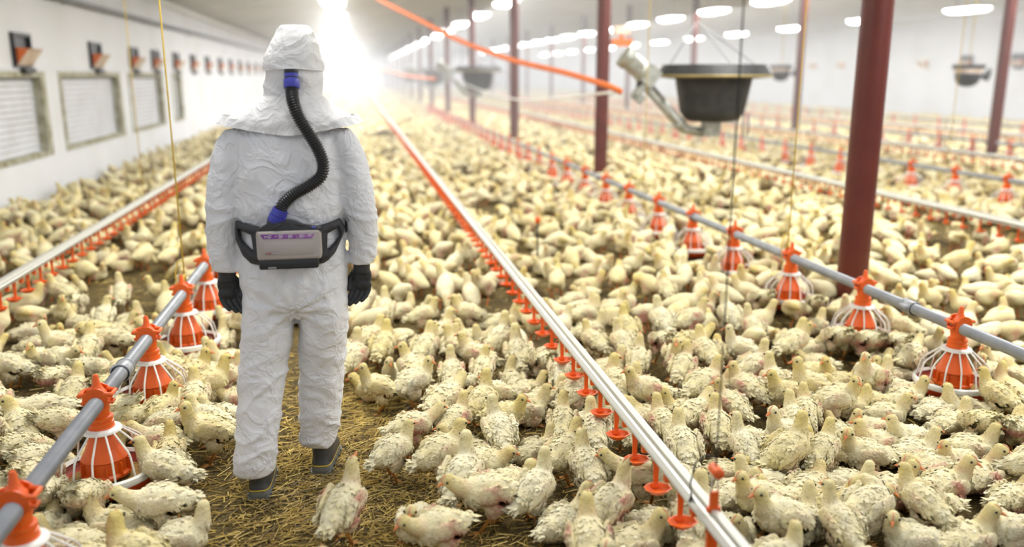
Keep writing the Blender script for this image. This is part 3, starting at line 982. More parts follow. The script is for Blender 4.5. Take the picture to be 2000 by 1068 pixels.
        kids.append(('leg', b.mesh('leg', M['leg'])))
    P['kids'] = kids
    return P
BIRD = {}
for i, k in enumerate(POSE):
    BIRD[k] = bird_parts(k, POSE[k], 11 + i)

# traced bird by bird from the photograph: point on the floor under the bird (in the photograph's pixels), heading, pose, look
TRACED = """40 757 180 S w;110 745 330 W c;88 748 270 S c;122 795 60 D p;150 818 90 S c;25 830 150 Z w;5 845 100 S p;97 858 190 W w
75 693 10 T c;58 668 15 T w;170 735 100 S c;128 718 190 S c;75 613 90 S p;130 612 150 S c;150 632 90 D w;207 655 100 SR w
240 612 100 S p;245 650 60 T c;170 655 150 T c;135 650 270 S y;192 692 200 P y;225 710 170 W c;232 672 20 T c;318 605 170 S y
190 768 30 D w;226 800 60 D y;300 806 100 D p;345 778 150 S y;354 795 60 SR y;392 803 30 S y;423 790 10 S p;392 748 190 T c
390 722 80 T c;345 697 180 W c;452 728 190 T c;440 683 90 T c;440 642 180 T c;462 672 270 S c;408 608 90 D c;418 836 190 T w
325 828 60 SR y;352 832 90 S c;416 903 190 S y;463 803 180 Z p;58 935 50 D c;88 962 45 D w;127 1003 75 D p;195 990 80 D c
244 968 100 S y;300 967 170 S w;327 925 170 W p;325 882 170 D p;266 848 170 D c;324 1050 190 W w;200 1055 170 T c;105 1022 100 D w
135 1050 80 Z w;350 1085 20 T w;150 1090 180 T c;132 885 30 D c;242 872 190 D y
757 805 180 S y;795 800 30 SR w;805 888 20 W p;768 938 30 S w;672 1062 60 U p;815 1050 250 T w;862 1098 200 W p;902 1000 60 S w
972 1030 185 W p;1052 1035 40 S w;882 776 80 S p;830 728 60 S c;945 768 80 SR c;935 742 150 S p;1000 768 95 T c;1013 742 80 S c
972 712 50 S c;955 692 160 T c;875 692 60 T c;787 714 100 D p;757 722 80 S y;720 708 30 S c;690 748 60 S p;835 692 30 T c
825 652 15 S c;783 625 20 T c;752 648 80 S c;712 622 60 S c;865 667 60 T c;978 652 10 T c;918 652 170 S c;890 632 60 T c
925 682 150 T c;1035 792 0 T c;1030 828 10 T c;895 882 50 S p;928 893 170 T c;975 903 100 S w;1020 902 20 T c;945 928 330 Z p
1147 975 90 S w;1100 892 80 S c;1150 902 90 S w;1102 947 40 S c;1122 1048 20 T w;1182 1064 30 U p;1255 1064 330 T w;1218 1088 10 T c
1262 995 150 W c;1312 1012 150 U w;1347 1078 60 S w;1340 937 90 S w;1300 882 90 S p;1352 872 30 W c;1400 888 80 S p;1422 947 0 Z c
1435 1003 10 T w;1455 1062 265 T w;1482 897 180 T w;1470 942 90 S w;1500 987 180 T w;1502 1062 190 S w
1265 818 180 S p;1370 805 30 S p;1457 808 110 SL p;1450 732 150 S w;1330 767 60 S p;1378 737 100 S c;1345 717 20 W y;1295 712 90 D p
1293 668 90 S w;1225 683 90 S y;1185 748 10 T p;1165 708 120 S c;1150 667 20 T c;1245 748 60 U c;1212 712 90 S c;1470 683 90 S p
1425 662 90 S w;1345 668 20 S p;1368 622 10 T p;1427 842 120 SL p;1517 803 80 S c;1140 632 10 T c;1195 617 20 T c;1120 602 15 T c
1275 627 180 Z p;1300 602 90 S c;1485 622 90 D c;1065 757 100 D c;1097 782 80 U w;1120 818 20 S c;1050 802 0 T c
1640 692 90 D c;1693 702 90 D p;1735 683 150 S c;1725 714 100 D p;1780 692 150 Z c;1590 657 30 T c;1592 632 60 D c;1560 692 15 T c
1598 697 0 T c;1545 717 20 S c;1590 728 150 Z c;1610 757 270 T y;1535 768 170 T w;1590 812 150 S y;1535 818 180 S y;1650 773 0 T y
1680 783 190 T c;1705 783 200 S p;1730 783 0 T c;1660 817 0 T y;1712 803 180 T y;1720 828 350 T c;1770 773 170 T c;1790 783 180 T p
1786 803 10 T c;1838 817 10 T w;1870 812 150 T c;1920 818 110 S y;1960 822 0 T c;1855 848 0 T c;1760 747 30 W c;1735 737 30 Z c
1940 727 190 T p;1947 752 180 T c;1985 760 90 Z c
1562 888 90 S w;1602 868 80 S p;1530 907 190 S w;1605 907 160 T y;1640 872 90 Z p;1690 867 190 T p;1712 887 200 T p;1690 917 170 T c
1755 902 0 T w;1715 987 0 T p;1800 932 180 Z p;1835 977 0 T p;1810 1012 180 T p;1860 927 190 T p;1890 902 350 T c;1905 962 20 T p
1965 997 20 Z p;1962 1062 180 T w;1665 1012 290 T w;1612 1022 350 T y;1640 962 330 T w;1590 947 40 S c;1520 947 10 S y;1575 982 40 Z p
1500 1002 180 T c;1512 1052 200 S p;1570 1052 60 T w;1625 1062 90 S c;1680 1072 30 P w;1760 1072 180 T w;1815 1062 100 S c;1862 1077 20 T c
1770 887 200 T w;1900 877 90 D y;1975 867 40 Z c;1987 897 20 D p"""
def floor_point(px, py):
    R_ = cam.rotation_euler.to_matrix()
    v = R_ @ Vector(((px - 1000) / 1650, -(py - 534) / 1650, -1))
    t = -cam.location.z / v.z
    return (cam.location.x + v.x * t, cam.location.y + v.y * t)
def read_traced():
    out = []
    for t in TRACED.replace('\n', ';').split(';'):
        q = t.split()
        if q:
            x, y = floor_point(float(q[0]), float(q[1]))
            out.append([x, y, float(q[2]), q[3], q[4]])
    P = np.array([[b[0], b[1]] for b in out])
    P0 = P.copy()
    obs = [(-.445, 3.28, .15), (-.2, 3.47, .15), (3.50, 5.4, .2)] + [(x, y, .25 if k_ == 'A' else .30) for x, y, k_, n_ in FEEDPOS if y < 7 and x < 4]
    for it in range(120):          # nudge them apart so that none stands in another
        D = P[:, None] - P[None]
        d = np.linalg.norm(D, axis=2) + np.eye(len(P)) * 9
        P += (D / d[:, :, None] * np.clip(.166 - d, 0, None)[:, :, None]).sum(1) * .25
        for ox, oy, r in obs:
            v = P - np.array([ox, oy])
            dd = np.linalg.norm(v, axis=1)
            P += v / dd[:, None] * np.clip(r - dd, 0, None)[:, None] * .5
        P += (P0 - P) * .03
    for b, p in zip(out, P):
        b[0], b[1] = float(p[0]), float(p[1])
    return out
CLEAR = [[(-0.7, 2.92), (-0.68, 3.34), (-0.62, 3.59), (-0.62, 3.89), (-0.64, 4.28), (-0.46, 4.99), (-0.38, 5.07), (-0.07, 4.32), (0.03, 4.09), (0.31, 4.04), (0.36, 3.71), (0.25, 3.31), (0.28, 2.99), (0.4, 2.82), (0.61, 2.71), (0.56, 2.3), (-0.66, 2.3)],
         [(-2.2, 7.1), (-1.6, 7.35), (-1.47, 6.35), (-1.57, 6.16), (-1.86, 6.08)], [(-2.04, 4.96), (-1.79, 4.72), (-1.63, 4.46), (-1.51, 4.05), (-1.58, 3.95), (-1.83, 4.05)],
         [(1.74, 4.95), (1.82, 4.93), (1.61, 4.21), (1.65, 4.17), (1.5, 4.11)], [(2.31, 4.49), (2.46, 4.56), (2.03, 3.72), (1.9, 3.31), (1.84, 3.44)],
         [(1.39, 10.69), (2.18, 10.77), (1.88, 9.61), (1.28, 9.2)], [(5.39, 7.16), (5.81, 6.84), (5.23, 6.2), (4.98, 6.45)], [(-2.08, 9.49), (-1.7, 9.74), (-1.48, 8.42), (-1.78, 8.23)],
         [(1.02, 3.29), (1.32, 3.42), (1.1, 3.01), (0.98, 3.03)], [(1.84, 2.71), (2.03, 2.73), (1.99, 2.53), (1.77, 2.47)]]
def inpoly(x, y, P):
    c = False
    j = len(P) - 1
    for i in range(len(P)):
        if (P[i][1] > y) != (P[j][1] > y) and x < (P[j][0] - P[i][0]) * (y - P[i][1]) / (P[j][1] - P[i][1]) + P[i][0]:
            c = not c
        j = i
    return c
def clear(x, y):
    return any(inpoly(x, y, P) for P in CLEAR)
BLOCK = [(x, y, .23 if y < 9 else .15) for x, y, _, _ in FEEDPOS] + [(-.44, 3.30, .16), (-.2, 3.48, .16), (3.56, 5.42, .18)] + [(3.76, 5.42 + 7.42 * k, .2) for k in range(1, 15)] + [(12.0, 14.4 + 7.55 * k, .2) for k in range(13)]
def blocked(x, y):
    return any((x - a) ** 2 + (y - b) ** 2 < r * r for a, b, r in BLOCK)
R = random.Random(77)
birds = []      # x, y, heading, pose, look
birds += read_traced()
# fill the crowd between them out to three hundred, nearest the camera first
grid = {}
def gkey(x, y): return (int(x / .16), int(y / .16))
def near(x, y, d):
    gx, gy = gkey(x, y)
    for i in range(gx - 2, gx + 3):
        for j in range(gy - 2, gy + 3):
            for a, b in grid.get((i, j), ()):
                if (a - x) ** 2 + (b - y) ** 2 < d * d:
                    return True
    return False
def put(x, y): grid.setdefault(gkey(x, y), []).append((x, y))
for b in birds: put(b[0], b[1])
cand = []
y = 2.25
while y < 8.5:
    for k in range(60):
        x = R.uniform(-.50 * y - .15, .98 * y + .2)
        if x > XL + .2:
            cand.append((x, y + R.uniform(0, .05)))
    y += .05
cand.sort(key=lambda c: c[0] ** 2 + c[1] ** 2)
extra = []
for x, y in cand:
    if len(birds) >= 300:
        break
    if clear(x, y) or blocked(x, y) or near(x, y, .165):
        continue
    put(x, y)
    birds.append([x, y, R.uniform(0, 360), R.choice(['S', 'S', 'S2', 'T', 'T', 'TR', 'TL', 'Z', 'D', 'W', 'SL', 'SR']), R.choice('ccwyp')])
RMAX = max(math.hypot(b[0], b[1]) for b in birds[225:]) if len(birds) > 225 else 6
PROTO = {}
bird_objs = []
for b in birds:
    x, y, hd, ps, lk = b
    if ps == 'S' and R.random() < .4: ps = 'S2'
    if ps == 'T': ps = R.choice(['T', 'TR', 'TL'])
    b[3] = ps
    if ps not in PROTO:
        root = link('chicken', BIRD[ps]['chicken'])
        for nm, me in BIRD[ps]['kids']:
            link(nm, me, root)
        PROTO[ps] = root
        o = root
    else:
        o = copy_tree(PROTO[ps])
    sc = R.uniform(.93, 1.10)
    o.location = (x, y, 0)
    o.rotation_euler = (0, 0, math.radians(hd + R.uniform(-8, 8)))
    o.scale = (sc, sc * R.uniform(.95, 1.08), sc)
    yel = {'w': .05, 'c': .40, 'y': .95, 'p': .35}[lk]
    bare = {'w': .12, 'c': .35, 'y': .15, 'p': 1.0}[lk]
    for q in [o] + list(o.children):
        q.color = (yel, bare, 0, 1)
    bird_objs.append(o)

# a label for every chicken, from its look, its pose, the way it faces and what stands nearest to it
WORD = {'w': 'clean white', 'c': 'cream', 'y': 'yellowish', 'p': 'pink-patched'}
PW = {'S': 'standing', 'S2': 'tall-standing', 'SR': 'head-turning', 'SL': 'head-turning', 'W': 'stooping', 'D': 'head-down', 'U': 'upward-gazing', 'T': 'sitting', 'TR': 'sitting', 'TL': 'sitting', 'Z': 'huddled', 'P': 'preening'}
def facing(hd):
    hd %= 360
    i = int(((hd + 22.5) % 360) // 45)
    return ['facing the columns', 'turning away columnwards', 'seen from behind', 'turning away shutterwards', 'facing the shutters', 'part-facing us shutterwards', 'seen head-on', 'part-facing us columnwards'][i]
LM = [((-.44, 3.28), "the worker's boots"), ((3.56, 5.42), 'the first red column'), ((1.0, 2.14), 'the orange cord grip'), ((.15, 3.3), 'the straw clearing')]
for x, y, key, k in FEEDPOS:
    if key == 'A' and k < 7: LM.append(((x, y), "the worker's %s feed pan" % ordinal(k + 1)))
    if key == 'B' and k < 6: LM.append(((x, y), 'the column-side %s feed pan' % ordinal(k + 1)))
for k, y in enumerate((3.0, 3.9, 4.9, 6.0)):
    LM.append(((1.0, y), "the clearing-side drinker's %s stretch" % ordinal(k + 1)))
    LM.append(((-2.2, y + 2.4), "the shutter-side drinker's %s stretch" % ordinal(k + 1)))
desc = ['%s %s chicken %s' % (WORD[b[4]], PW[b[3]], facing(b[2])) for b in birds]
for i, (b, o) in enumerate(zip(birds, bird_objs)):
    (lx, ly), ln = min(LM, key=lambda q: (q[0][0] - b[0]) ** 2 + (q[0][1] - b[1]) ** 2)
    rank = 1 + sum(1 for j, c in enumerate(birds) if j != i and desc[j] == desc[i] and (c[0] - lx) ** 2 + (c[1] - ly) ** 2 < (b[0] - lx) ** 2 + (b[1] - ly) ** 2)
    tag(o, '%s, %s such from %s' % (desc[i], ordinal(rank), ln) if rank > 1 else '%s, by %s' % (desc[i], ln), 'chicken', 'chickens of the flock')

# ------------------------------------------------------------------ the rest of the flock, past the three hundred: one object
LOD = {}
for lv, (vox, sm, dec) in enumerate([(.0115, 3, .55), (.017, 2, .42), (.026, 2, .30), (.034, 1, .16)]):
    LOD[lv] = []
    for k in ('S', 'S2', 'T', 'TR', 'Z', 'D', 'W', 'P', 'TL') if lv < 3 else ('S', 'T', 'Z'):
        V, F = bird_skin(POSE[k], vox, sm, dec)
        tn, br = bird_attr(POSE[k], V)
        tri = np.array([(f[0], f[i], f[i + 1]) for f in F for i in range(1, len(f) - 1)], dtype=np.int32)
        mi = np.zeros(len(tri), dtype=np.int32)
        if lv < 2:
            A, U, H, hs, hu = bird_frames(POSE[k])
            hd = Vector(POSE[k]['head'])
            ex, et = [], []
            q = [hd + H * .02 + hs * .006, hd + H * .02 - hs * .006, hd + H * .022 + hu * .009, hd + H * .022 - hu * .005, hd + H * .042 - hu * .003]
            et += [(0, 4, 2), (1, 2, 4), (0, 3, 4), (1, 4, 3)]
            ex += [list(v) for v in q]
            if not POSE[k]['seat']:
                for s in (-1, 1):
                    n0 = len(ex)
                    for px, pz in ((-.02, .07), (.0, .0)):
                        ex += [[px, s * .033 - .007, pz], [px, s * .033 + .007, pz], [px + .012, s * .033, pz]]
                    et += [(n0 + a, n0 + b_, n0 + c) for a, b_, c in ((0, 1, 4), (0, 4, 3), (1, 2, 5), (1, 5, 4), (2, 0, 3), (2, 3, 5))]
            tri = np.vstack([tri, np.array(et, dtype=np.int32) + len(V)])
            mi = np.concatenate([mi, np.ones(len(et), dtype=np.int32)])
            V = np.vstack([V, np.array(ex, dtype=np.float32)])
            tn = np.concatenate([tn, np.zeros(len(ex))]); br = np.concatenate([br, np.zeros(len(ex))])
        LOD[lv].append((V.astype(np.float32), tri, mi, tn.astype(np.float32), br.astype(np.float32)))
nprng = np.random.default_rng(3)
spots = []
def visible_x(y):
    return max(XL + .18, -.52 * y - .7), min(XR - .2, .98 * y + 1.2)
# rings of distance with a dart-throwing spacing
y = 2.0
STEP = .05
while y < 108:
    x0, x1 = visible_x(y)
    dens = 21 if y < 12 else (18 if y < 25 else (13 if y < 50 else 9))
    d = .172 if y < 12 else (.185 if y < 25 else .2)
    for k in range(int(dens * 2.6 * (x1 - x0) * STEP) + (1 if R.random() < (dens * 2.6 * (x1 - x0) * STEP) % 1 else 0)):
        x = R.uniform(x0, x1); yy = y + R.uniform(0, STEP)
        if yy > 25 and R.random() > .42:
            continue
        if clear(x, yy):
            continue
        if noise.noise(Vector((x * .9, yy * .45, 3.3))) > .46 and yy > 6.5:
            continue
        if yy < 60 and blocked(x, yy):
            continue
        if yy < 25 and near(x, yy, d):
            continue
        if math.hypot(x, yy) < RMAX:
            continue
        put(x, yy)
        spots.append((x, yy))
    y += STEP
VV, TT, MI, TN, BR = [], [], [], [], []
off = 0
for x, y in spots:
    lv = 0 if y < 9.5 else (1 if y < 16 else (2 if y < 30 else 3))
    V, tri, mi, tn, br = LOD[lv][R.randrange(len(LOD[lv]))]
    a = R.uniform(0, 2 * PI); s = R.uniform(.92, 1.12)
    ca, sa = math.cos(a) * s, math.sin(a) * s
    Q = np.empty_like(V)
    Q[:, 0] = V[:, 0] * ca - V[:, 1] * sa + x
    Q[:, 1] = V[:, 0] * sa + V[:, 1] * ca + y
    Q[:, 2] = V[:, 2] * s
    VV.append(Q); TT.append(tri + off); MI.append(mi); TN.append(tn); BR.append(br)
    off += len(V)
VV = np.vstack(VV); TT = np.vstack(TT); MI = np.concatenate(MI)
me = bpy.data.meshes.new('distant_flock')
me.vertices.add(len(VV)); me.vertices.foreach_set('co', VV.ravel())
me.loops.add(len(TT) * 3); me.loops.foreach_set('vertex_index', TT.ravel())
me.polygons.add(len(TT)); me.polygons.foreach_set('loop_start', np.arange(0, len(TT) * 3, 3, dtype=np.int32))
me.update(calc_edges=True)
me.polygons.foreach_set('material_index', MI)
me.polygons.foreach_set('use_smooth', np.ones(len(TT), dtype=bool))
me.materials.append(M['flock']); me.materials.append(M['beak'])
set_attr(me, np.concatenate(TN), np.concatenate(BR))
o = link('distant_flock', me); o['kind'] = 'stuff'
tag(o, 'crowd of white chickens covering the litter floor into the distance', 'chickens')
print('flock birds', len(spots), 'tris', len(TT), 'individuals', len(birds), 'RMAX', RMAX)
# ------------------------------------------------------------------ the worker
def cloth(name, col, rough, bstr):
    m, nt, b = material(name)
    b.inputs['Roughness'].default_value = rough
    b.inputs['Specular IOR Level'].default_value = 0.25
    f = noise_fac(nt, 6, 4, lo=.4, hi=.75)
    nt.links.new(mixc(nt, f, col, tuple(c * .93 for c in col)), b.inputs['Base Color'])
    tc = node(nt, 'ShaderNodeTexCoord')
    nz = node(nt, 'ShaderNodeTexNoise'); nz.inputs['Scale'].default_value = 11; nz.inputs['Detail'].default_value = 4; nz.inputs['Distortion'].default_value = .9
    nt.links.new(tc.outputs['Object'], nz.inputs['Vector'])
    ridge = mathn(nt, 'ABSOLUTE', mathn(nt, 'SUBTRACT', nz.outputs['Fac'], .5))
    ridge = mathn(nt, 'POWER', mathn(nt, 'SUBTRACT', 1.0, mathn(nt, 'MULTIPLY', ridge, 4, clamp=True)), 2.0)
    n2 = noise_fac(nt, 140, 2, lo=.2, hi=.8)
    bp = node(nt, 'ShaderNodeBump'); bp.inputs['Strength'].default_value = bstr; bp.inputs['Distance'].default_value = .010
    nt.links.new(mathn(nt, 'ADD', ridge, mathn(nt, 'MULTIPLY', n2, .06)), bp.inputs['Height'])
    nt.links.new(bp.outputs[0], b.inputs['Normal'])
    return m
M['tyvek'] = cloth('white_coverall', (.83, .83, .85), .7, .55)
M['hood'] = cloth('white_hood', (.78, .77, .76), .7, .45)
M['glove'] = plain('black_glove', (.020, .021, .022), .5, col2=(.03, .03, .032), scale=30, bump=.4, bscale=70)
M['boot'] = plain('rubber_boot', (.045, .048, .055), .42, col2=(.075, .078, .082), scale=9, bump=.25, bscale=30)
M['sole'] = plain('boot_sole', (.20, .215, .205), .6, col2=(.13, .135, .12), scale=14, bump=.3, bscale=40)
M['stripe'] = plain('yellow_stripe', (.62, .44, .03), .5)
M['blue'] = plain('blue_connector', (.055, .06, .42), .4, col2=(.04, .045, .33), scale=20)
M['hose'] = plain('black_hose', (.012, .012, .013), .32)
M['taupe'] = plain('taupe_housing', (.43, .385, .355), .42, col2=(.40, .36, .33), scale=4)
M['purple'] = plain('purple_label', (.17, .02, .26), .4, col2=(.36, .12, .42), scale=7)
M['print'] = plain('white_print', (.80, .76, .82), .5)
M['redprint'] = plain('red_print', (.75, .05, .05), .5)
M['badge'] = plain('grey_badge', (.25, .23, .22), .4)
M['belt'] = plain('belt_padding', (.030, .030, .033), .7, col2=(.045, .045, .05), scale=20, bump=.2, bscale=80)

PX, PY = -.26, 3.33
def ell(cx, cy, z, rx, ry, n=28):
    return [(cx + rx * math.cos(2 * PI * j / n), cy + ry * math.sin(2 * PI * j / n), z) for j in range(n)]
def loft(b, rows, n=28):
    b.rings([ell(x, y, z, rx, ry, n) for z, x, y, rx, ry in rows])
b = MB()
loft(b, [(.74, 0, .005, .14, .11), (.80, 0, .0, .198, .145), (.86, 0, 0, .208, .152), (.95, 0, 0, .208, .150), (1.05, 0, 0, .200, .143), (1.11, 0, 0, .198, .140), (1.18, -.002, 0, .204, .146), (1.28, 0, 0, .212, .150), (1.36, 0, .003, .214, .146), (1.43, 0, .005, .20, .136), (1.48, .01, .012, .15, .11), (1.53, .02, .02, .10, .09), (1.58, .025, .025, .085, .085)])
# legs: the one behind is planted, the other steps ahead
loft(b, [(.115, -.190, -.085, .078, .086), (.135, -.192, -.085, .084, .092), (.20, -.184, -.082, .082, .092), (.28, -.172, -.070, .086, .094), (.38, -.158, -.052, .088, .096), (.47, -.146, -.035, .092, .100), (.56, -.134, -.022, .096, .106), (.66, -.118, -.012, .100, .114), (.76, -.106, -.002, .104, .125), (.84, -.10, 0, .10, .12)])
loft(b, [(.135, .054, .105, .070, .080), (.155, .054, .105, .078, .088), (.22, .060, .102, .084, .092), (.30, .066, .094, .088, .096), (.40, .074, .080, .091, .098), (.47, .080, .068, .092, .102), (.56, .088, .050, .096, .108), (.66, .098, .028, .100, .116), (.76, .105, .008, .102, .126), (.84, .10, 0, .10, .12)])
# sleeves
loft(b, [(.925, -.252, -.012, .048, .050), (.945, -.254, -.012, .054, .056), (1.00, -.258, -.010, .058, .060), (1.06, -.256, -.012, .061, .064), (1.12, -.252, -.016, .063, .066), (1.19, -.244, -.016, .064, .068), (1.28, -.226, -.008, .068, .072), (1.36, -.206, .0, .072, .076), (1.42, -.182, .004, .072, .074), (1.462, -.155, .008, .066, .064)], 22)
loft(b, [(.935, .266, -.004, .046, .050), (.955, .268, -.004, .052, .056), (1.00, .272, -.004, .056, .060), (1.06, .273, -.008, .059, .064), (1.11, .271, -.014, .062, .066), (1.19, .262, -.014, .063, .068), (1.28, .246, -.006, .067, .072), (1.36, .226, .0, .070, .076), (1.42, .200, .004, .070, .074), (1.462, .172, .008, .066, .064)], 22)
V, F = remeshed(b, .0075, 6)
me = bpy.data.meshes.new('person')
me.from_pydata([tuple(map(float, v)) for v in V], [], F)
N = np.empty(len(V) * 3, dtype=np.float32); me.vertices.foreach_get('normal', N); N = N.reshape(-1, 3)
def rid(x, y, z):
    n = noise.noise(Vector((x, y, z)))
    return (1 - min(1, abs(n) * 2.2)) ** 2
for i, v in enumerate(V):
    x, y, z = map(float, v)
    wx = x + .05 * noise.noise(Vector((x * 5, y * 5, z * 5))); wz = z + .05 * noise.noise(Vector((x * 5 + 9, y * 5, z * 5)))
    arm = abs(x - .01) > .205 and z > .9
    d = .0035 * noise.noise(Vector((x * 9, y * 9, z * 9 + 4)))
    if arm:
        s = 1 if x > 0 else -1
        k = .35 + math.exp(-((z - 1.10) / .09) ** 2) + .9 * math.exp(-((z - .96) / .04) ** 2)
        d += .0075 * k * (rid(wx * 4 + s * 3, y * 4, wz * 17 + wx * 8 * s) - .35)
    elif z < .80:
        side = -1 if x < -.02 else 1
        k = .45 + .7 * math.exp(-((z - .47) / .13) ** 2) + 1.1 * math.exp(-((z - .18) / .10) ** 2)
        d += .010 * k * (rid(wx * 4.5 + 7 * side, y * 4.5, wz * 11 + wx * 5 * side) - .38)
        d += .004 * (rid(wx * 9, y * 7, wz * 22) - .4)
        # folds fanning out from the crotch
        rx, rz = x - .0, z - .775
        r = math.hypot(rx, rz)
        d += .007 * math.exp(-((r - .08) / .09) ** 2) * math.sin(math.atan2(rz, abs(rx) + 1e-4) * 9 + 2.0 * noise.noise(Vector((x * 6, 3, z * 6))))
    elif z < 1.06:
        rx, rz = x, z - .775
        r = math.hypot(rx, rz)
        d += .006 * math.exp(-((r - .10) / .08) ** 2) * math.sin(math.atan2(rz, abs(rx) + 1e-4) * 10 + 1.5)
        d += .006 * (rid(wx * 6, y * 5, wz * 9 + abs(wx) * 6) - .4)
    else:
        # blousing above the belt and long slanting folds over the back
        d += .010 * math.exp(-((z - 1.17) / .035) ** 2) - .004 * math.exp(-((z - 1.10) / .03) ** 2)
        d += .0085 * (rid(wx * 7 + 2, y * 4, wz * 4.5 - wx * 4) - .4) * (1.0 if z < 1.38 else .6)
        d += .005 * (rid(wx * 9 + 5, y * 6, wz * 12 + wx * 5) - .4)
    # gathered hems and cuffs
    V[i] = v + N[i] * d * .72
me.vertices.foreach_set('co', V.astype(np.float32).ravel())
me.materials.append(M['tyvek'])
me.polygons.foreach_set('use_smooth', [True] * len(me.polygons))
me.update()
person = link('person', me)
person.location = (PX, PY, 0)
tag(person, 'person in white hooded coverall, seen from behind, striding through the flock with breathing gear', 'person')

# hood with its shoulder cape
NS, rings = 96, []
prof = [  # z, x, half width, y, half depth
    (1.838, .050, .026, .03, .045), (1.837, .052, .050, .028, .072), (1.829, .053, .059, .026, .086), (1.815, .052, .066, .024, .096), (1.794, .049, .078, .022, .108), (1.773, .046, .088, .021, .116), (1.752, .044, .096, .02, .121), (1.725, .043, .103, .02, .125), (1.700, .042, .108, .02, .128), (1.684, .042, .1105, .02, .130),
    (1.678, .042, .110, .02, .129), (1.674, .042, .105, .02, .122), (1.668, .042, .1045, .02, .120), (1.645, .041, .108, .02, .119), (1.620, .036, .109, .02, .116), (1.598, .032, .109, .02, .115), (1.585, .031, .111, .02, .116), (1.570, .029, 0, .018, 0), (1.545, .027, 0, .015, 0), (1.52, .024, 0, .011, 0), (1.495, .022, 0, .008, 0), (1.47, .02, 0, .005, 0), (1.443, .019, 0, .002, 0)]
fine = []
for a, c in zip(prof[:-1], prof[1:]):
    for s in range(4):
        u = s / 4
        fine.append([a[k] * (1 - u) + c[k] * u for k in range(5)])
fine.append(list(prof[-1]))
zh = prof[-1][0]
for ri, (z, x, hw, y, hd) in enumerate(fine):
    r = []
    cape = max(0, min(1, (1.585 - z) / .14))
    for j in range(NS):
        t = 2 * PI * j / NS
        c, s = math.cos(t), math.sin(t)
        u = max(0, (1.585 - z) / .142)
        if u > 0:
            ze = 1.445 + .042 * abs(c) ** 1.4
            hw_, hd_ = .111 + .158 * u ** .92, .116 + (.030 if s < 0 else .05) * min(1, u * 1.5) ** .8
            px, py, pz = c * hw_, s * hd_, 1.585 - (1.585 - ze) * u - .012 * math.sin(PI * u) * abs(c)
        else:
            px, py, pz = c * hw, s * hd, z
        head_w = .0042 * noise.noise(Vector((px * 14, py * 14, z * 14))) + .0065 * (rid(px * 6 + 3, py * 6, z * 14) - .4)
        fold = cape * (.012 * math.sin(t * 7 + 2.2 * noise.noise(Vector((c * 2, s * 2, 5)))) * .6 + .011 * (rid(c * 3.2, s * 3.2, z * 7 + 2) - .4))
        top = min(1, max(.15, (1.838 - z) / .03))
        d = head_w * top * (1 - .4 * cape) + fold
        tip = cape ** 3 * .006 * math.exp(-((abs(math.atan2(s, abs(c)) + .30)) / .22) ** 2)
        r.append((x + px + (d + tip) * c, y + py + d * s, pz))
    rings.append(r)
hb = MB(); hb.rings(rings, cap=False)
hb.add([(.05, .03, 1.8385)] + rings[0], [(0, 1 + (j + 1) % NS, 1 + j) for j in range(NS)])
# turned-under hem so that the cape has a thickness
inner = [(x + (px - x) * .985, y + (py - y) * .985, pz + .004) for px, py, pz in rings[-1]]
in2 = [(x + (px - x) * .90, y + (py - y) * .90, pz + .03) for px, py, pz in rings[-1]]
hb.rings([rings[-1], inner, in2], cap=False)
ho = hb.build('hood', M['hood'], person)
# seam of the head cover above the hose connector
sm = MB(); sm.tube([(.042 + .112 * math.cos(t), .02 + .129 * math.sin(t), 1.679 + .003 * math.sin(3 * t)) for t in np.linspace(PI * 1.05, PI * 1.95, 24)], .0024, 6)
sm.build('hood_seam', M['hood'], person)

# gloves
def glove(side):
    b = MB()
    # palm turned back, fingers hanging and curled; side -1 hangs at the window side
    def p(u, v, w): return Vector((u * side, w, v))   # u outward from the body, v up, w towards the front
    sphere(b, p(.002, -.035, .0), (.040, .046, .020) if False else (.041, .019, .050))
    sphere(b, p(.010, -.070, -.004), (.036, .018, .030))
    b.tube([p(-.002, .045, .002), p(-.002, .015, .002), p(0, -.02, 0)], [.034, .033, .034], 16)
    for k, (u, ln) in enumerate(((.034, .85), (.012, .98), (-.010, 1.0), (-.031, .93))):
        # little finger outermost, forefinger next to the leg
        b.tube([p(u * .9, -.060, -.002), p(u - .001, -.088 - .004 * k, -.006), p(u - .009, -.112 - .006 * k, -.020 * ln - .003), p(u - .020, -.126 - .009 * k, -.037 * ln - .002), p(u - .026, -.130 - .011 * k, -.043 * ln)],
               [.0115, .0106, .0100, .0092, .0066], 10)
    b.tube([p(-.024, -.018, .006), p(-.043, -.045, .006), p(-.047, -.070, -.004), p(-.044, -.090, -.014), p(-.042, -.097, -.018)], [.016, .0135, .0115, .0105, .007], 10)
    V, F = remeshed(b, .0031, 3)
    me = bpy.data.meshes.new('glove'); me.from_pydata([tuple(map(float, v)) for v in V], [], F)
    me.materials.append(M['glove']); me.polygons.foreach_set('use_smooth', [True] * len(F))
    return link('glove', me, person)
g = glove(-1); g.location = (-.252, -.010, .905); g.rotation_euler = (math.radians(4), math.radians(-5), math.radians(14))
g = glove(1); g.location = (.262, -.002, .915); g.rotation_euler = (math.radians(4), math.radians(6), math.radians(-14))

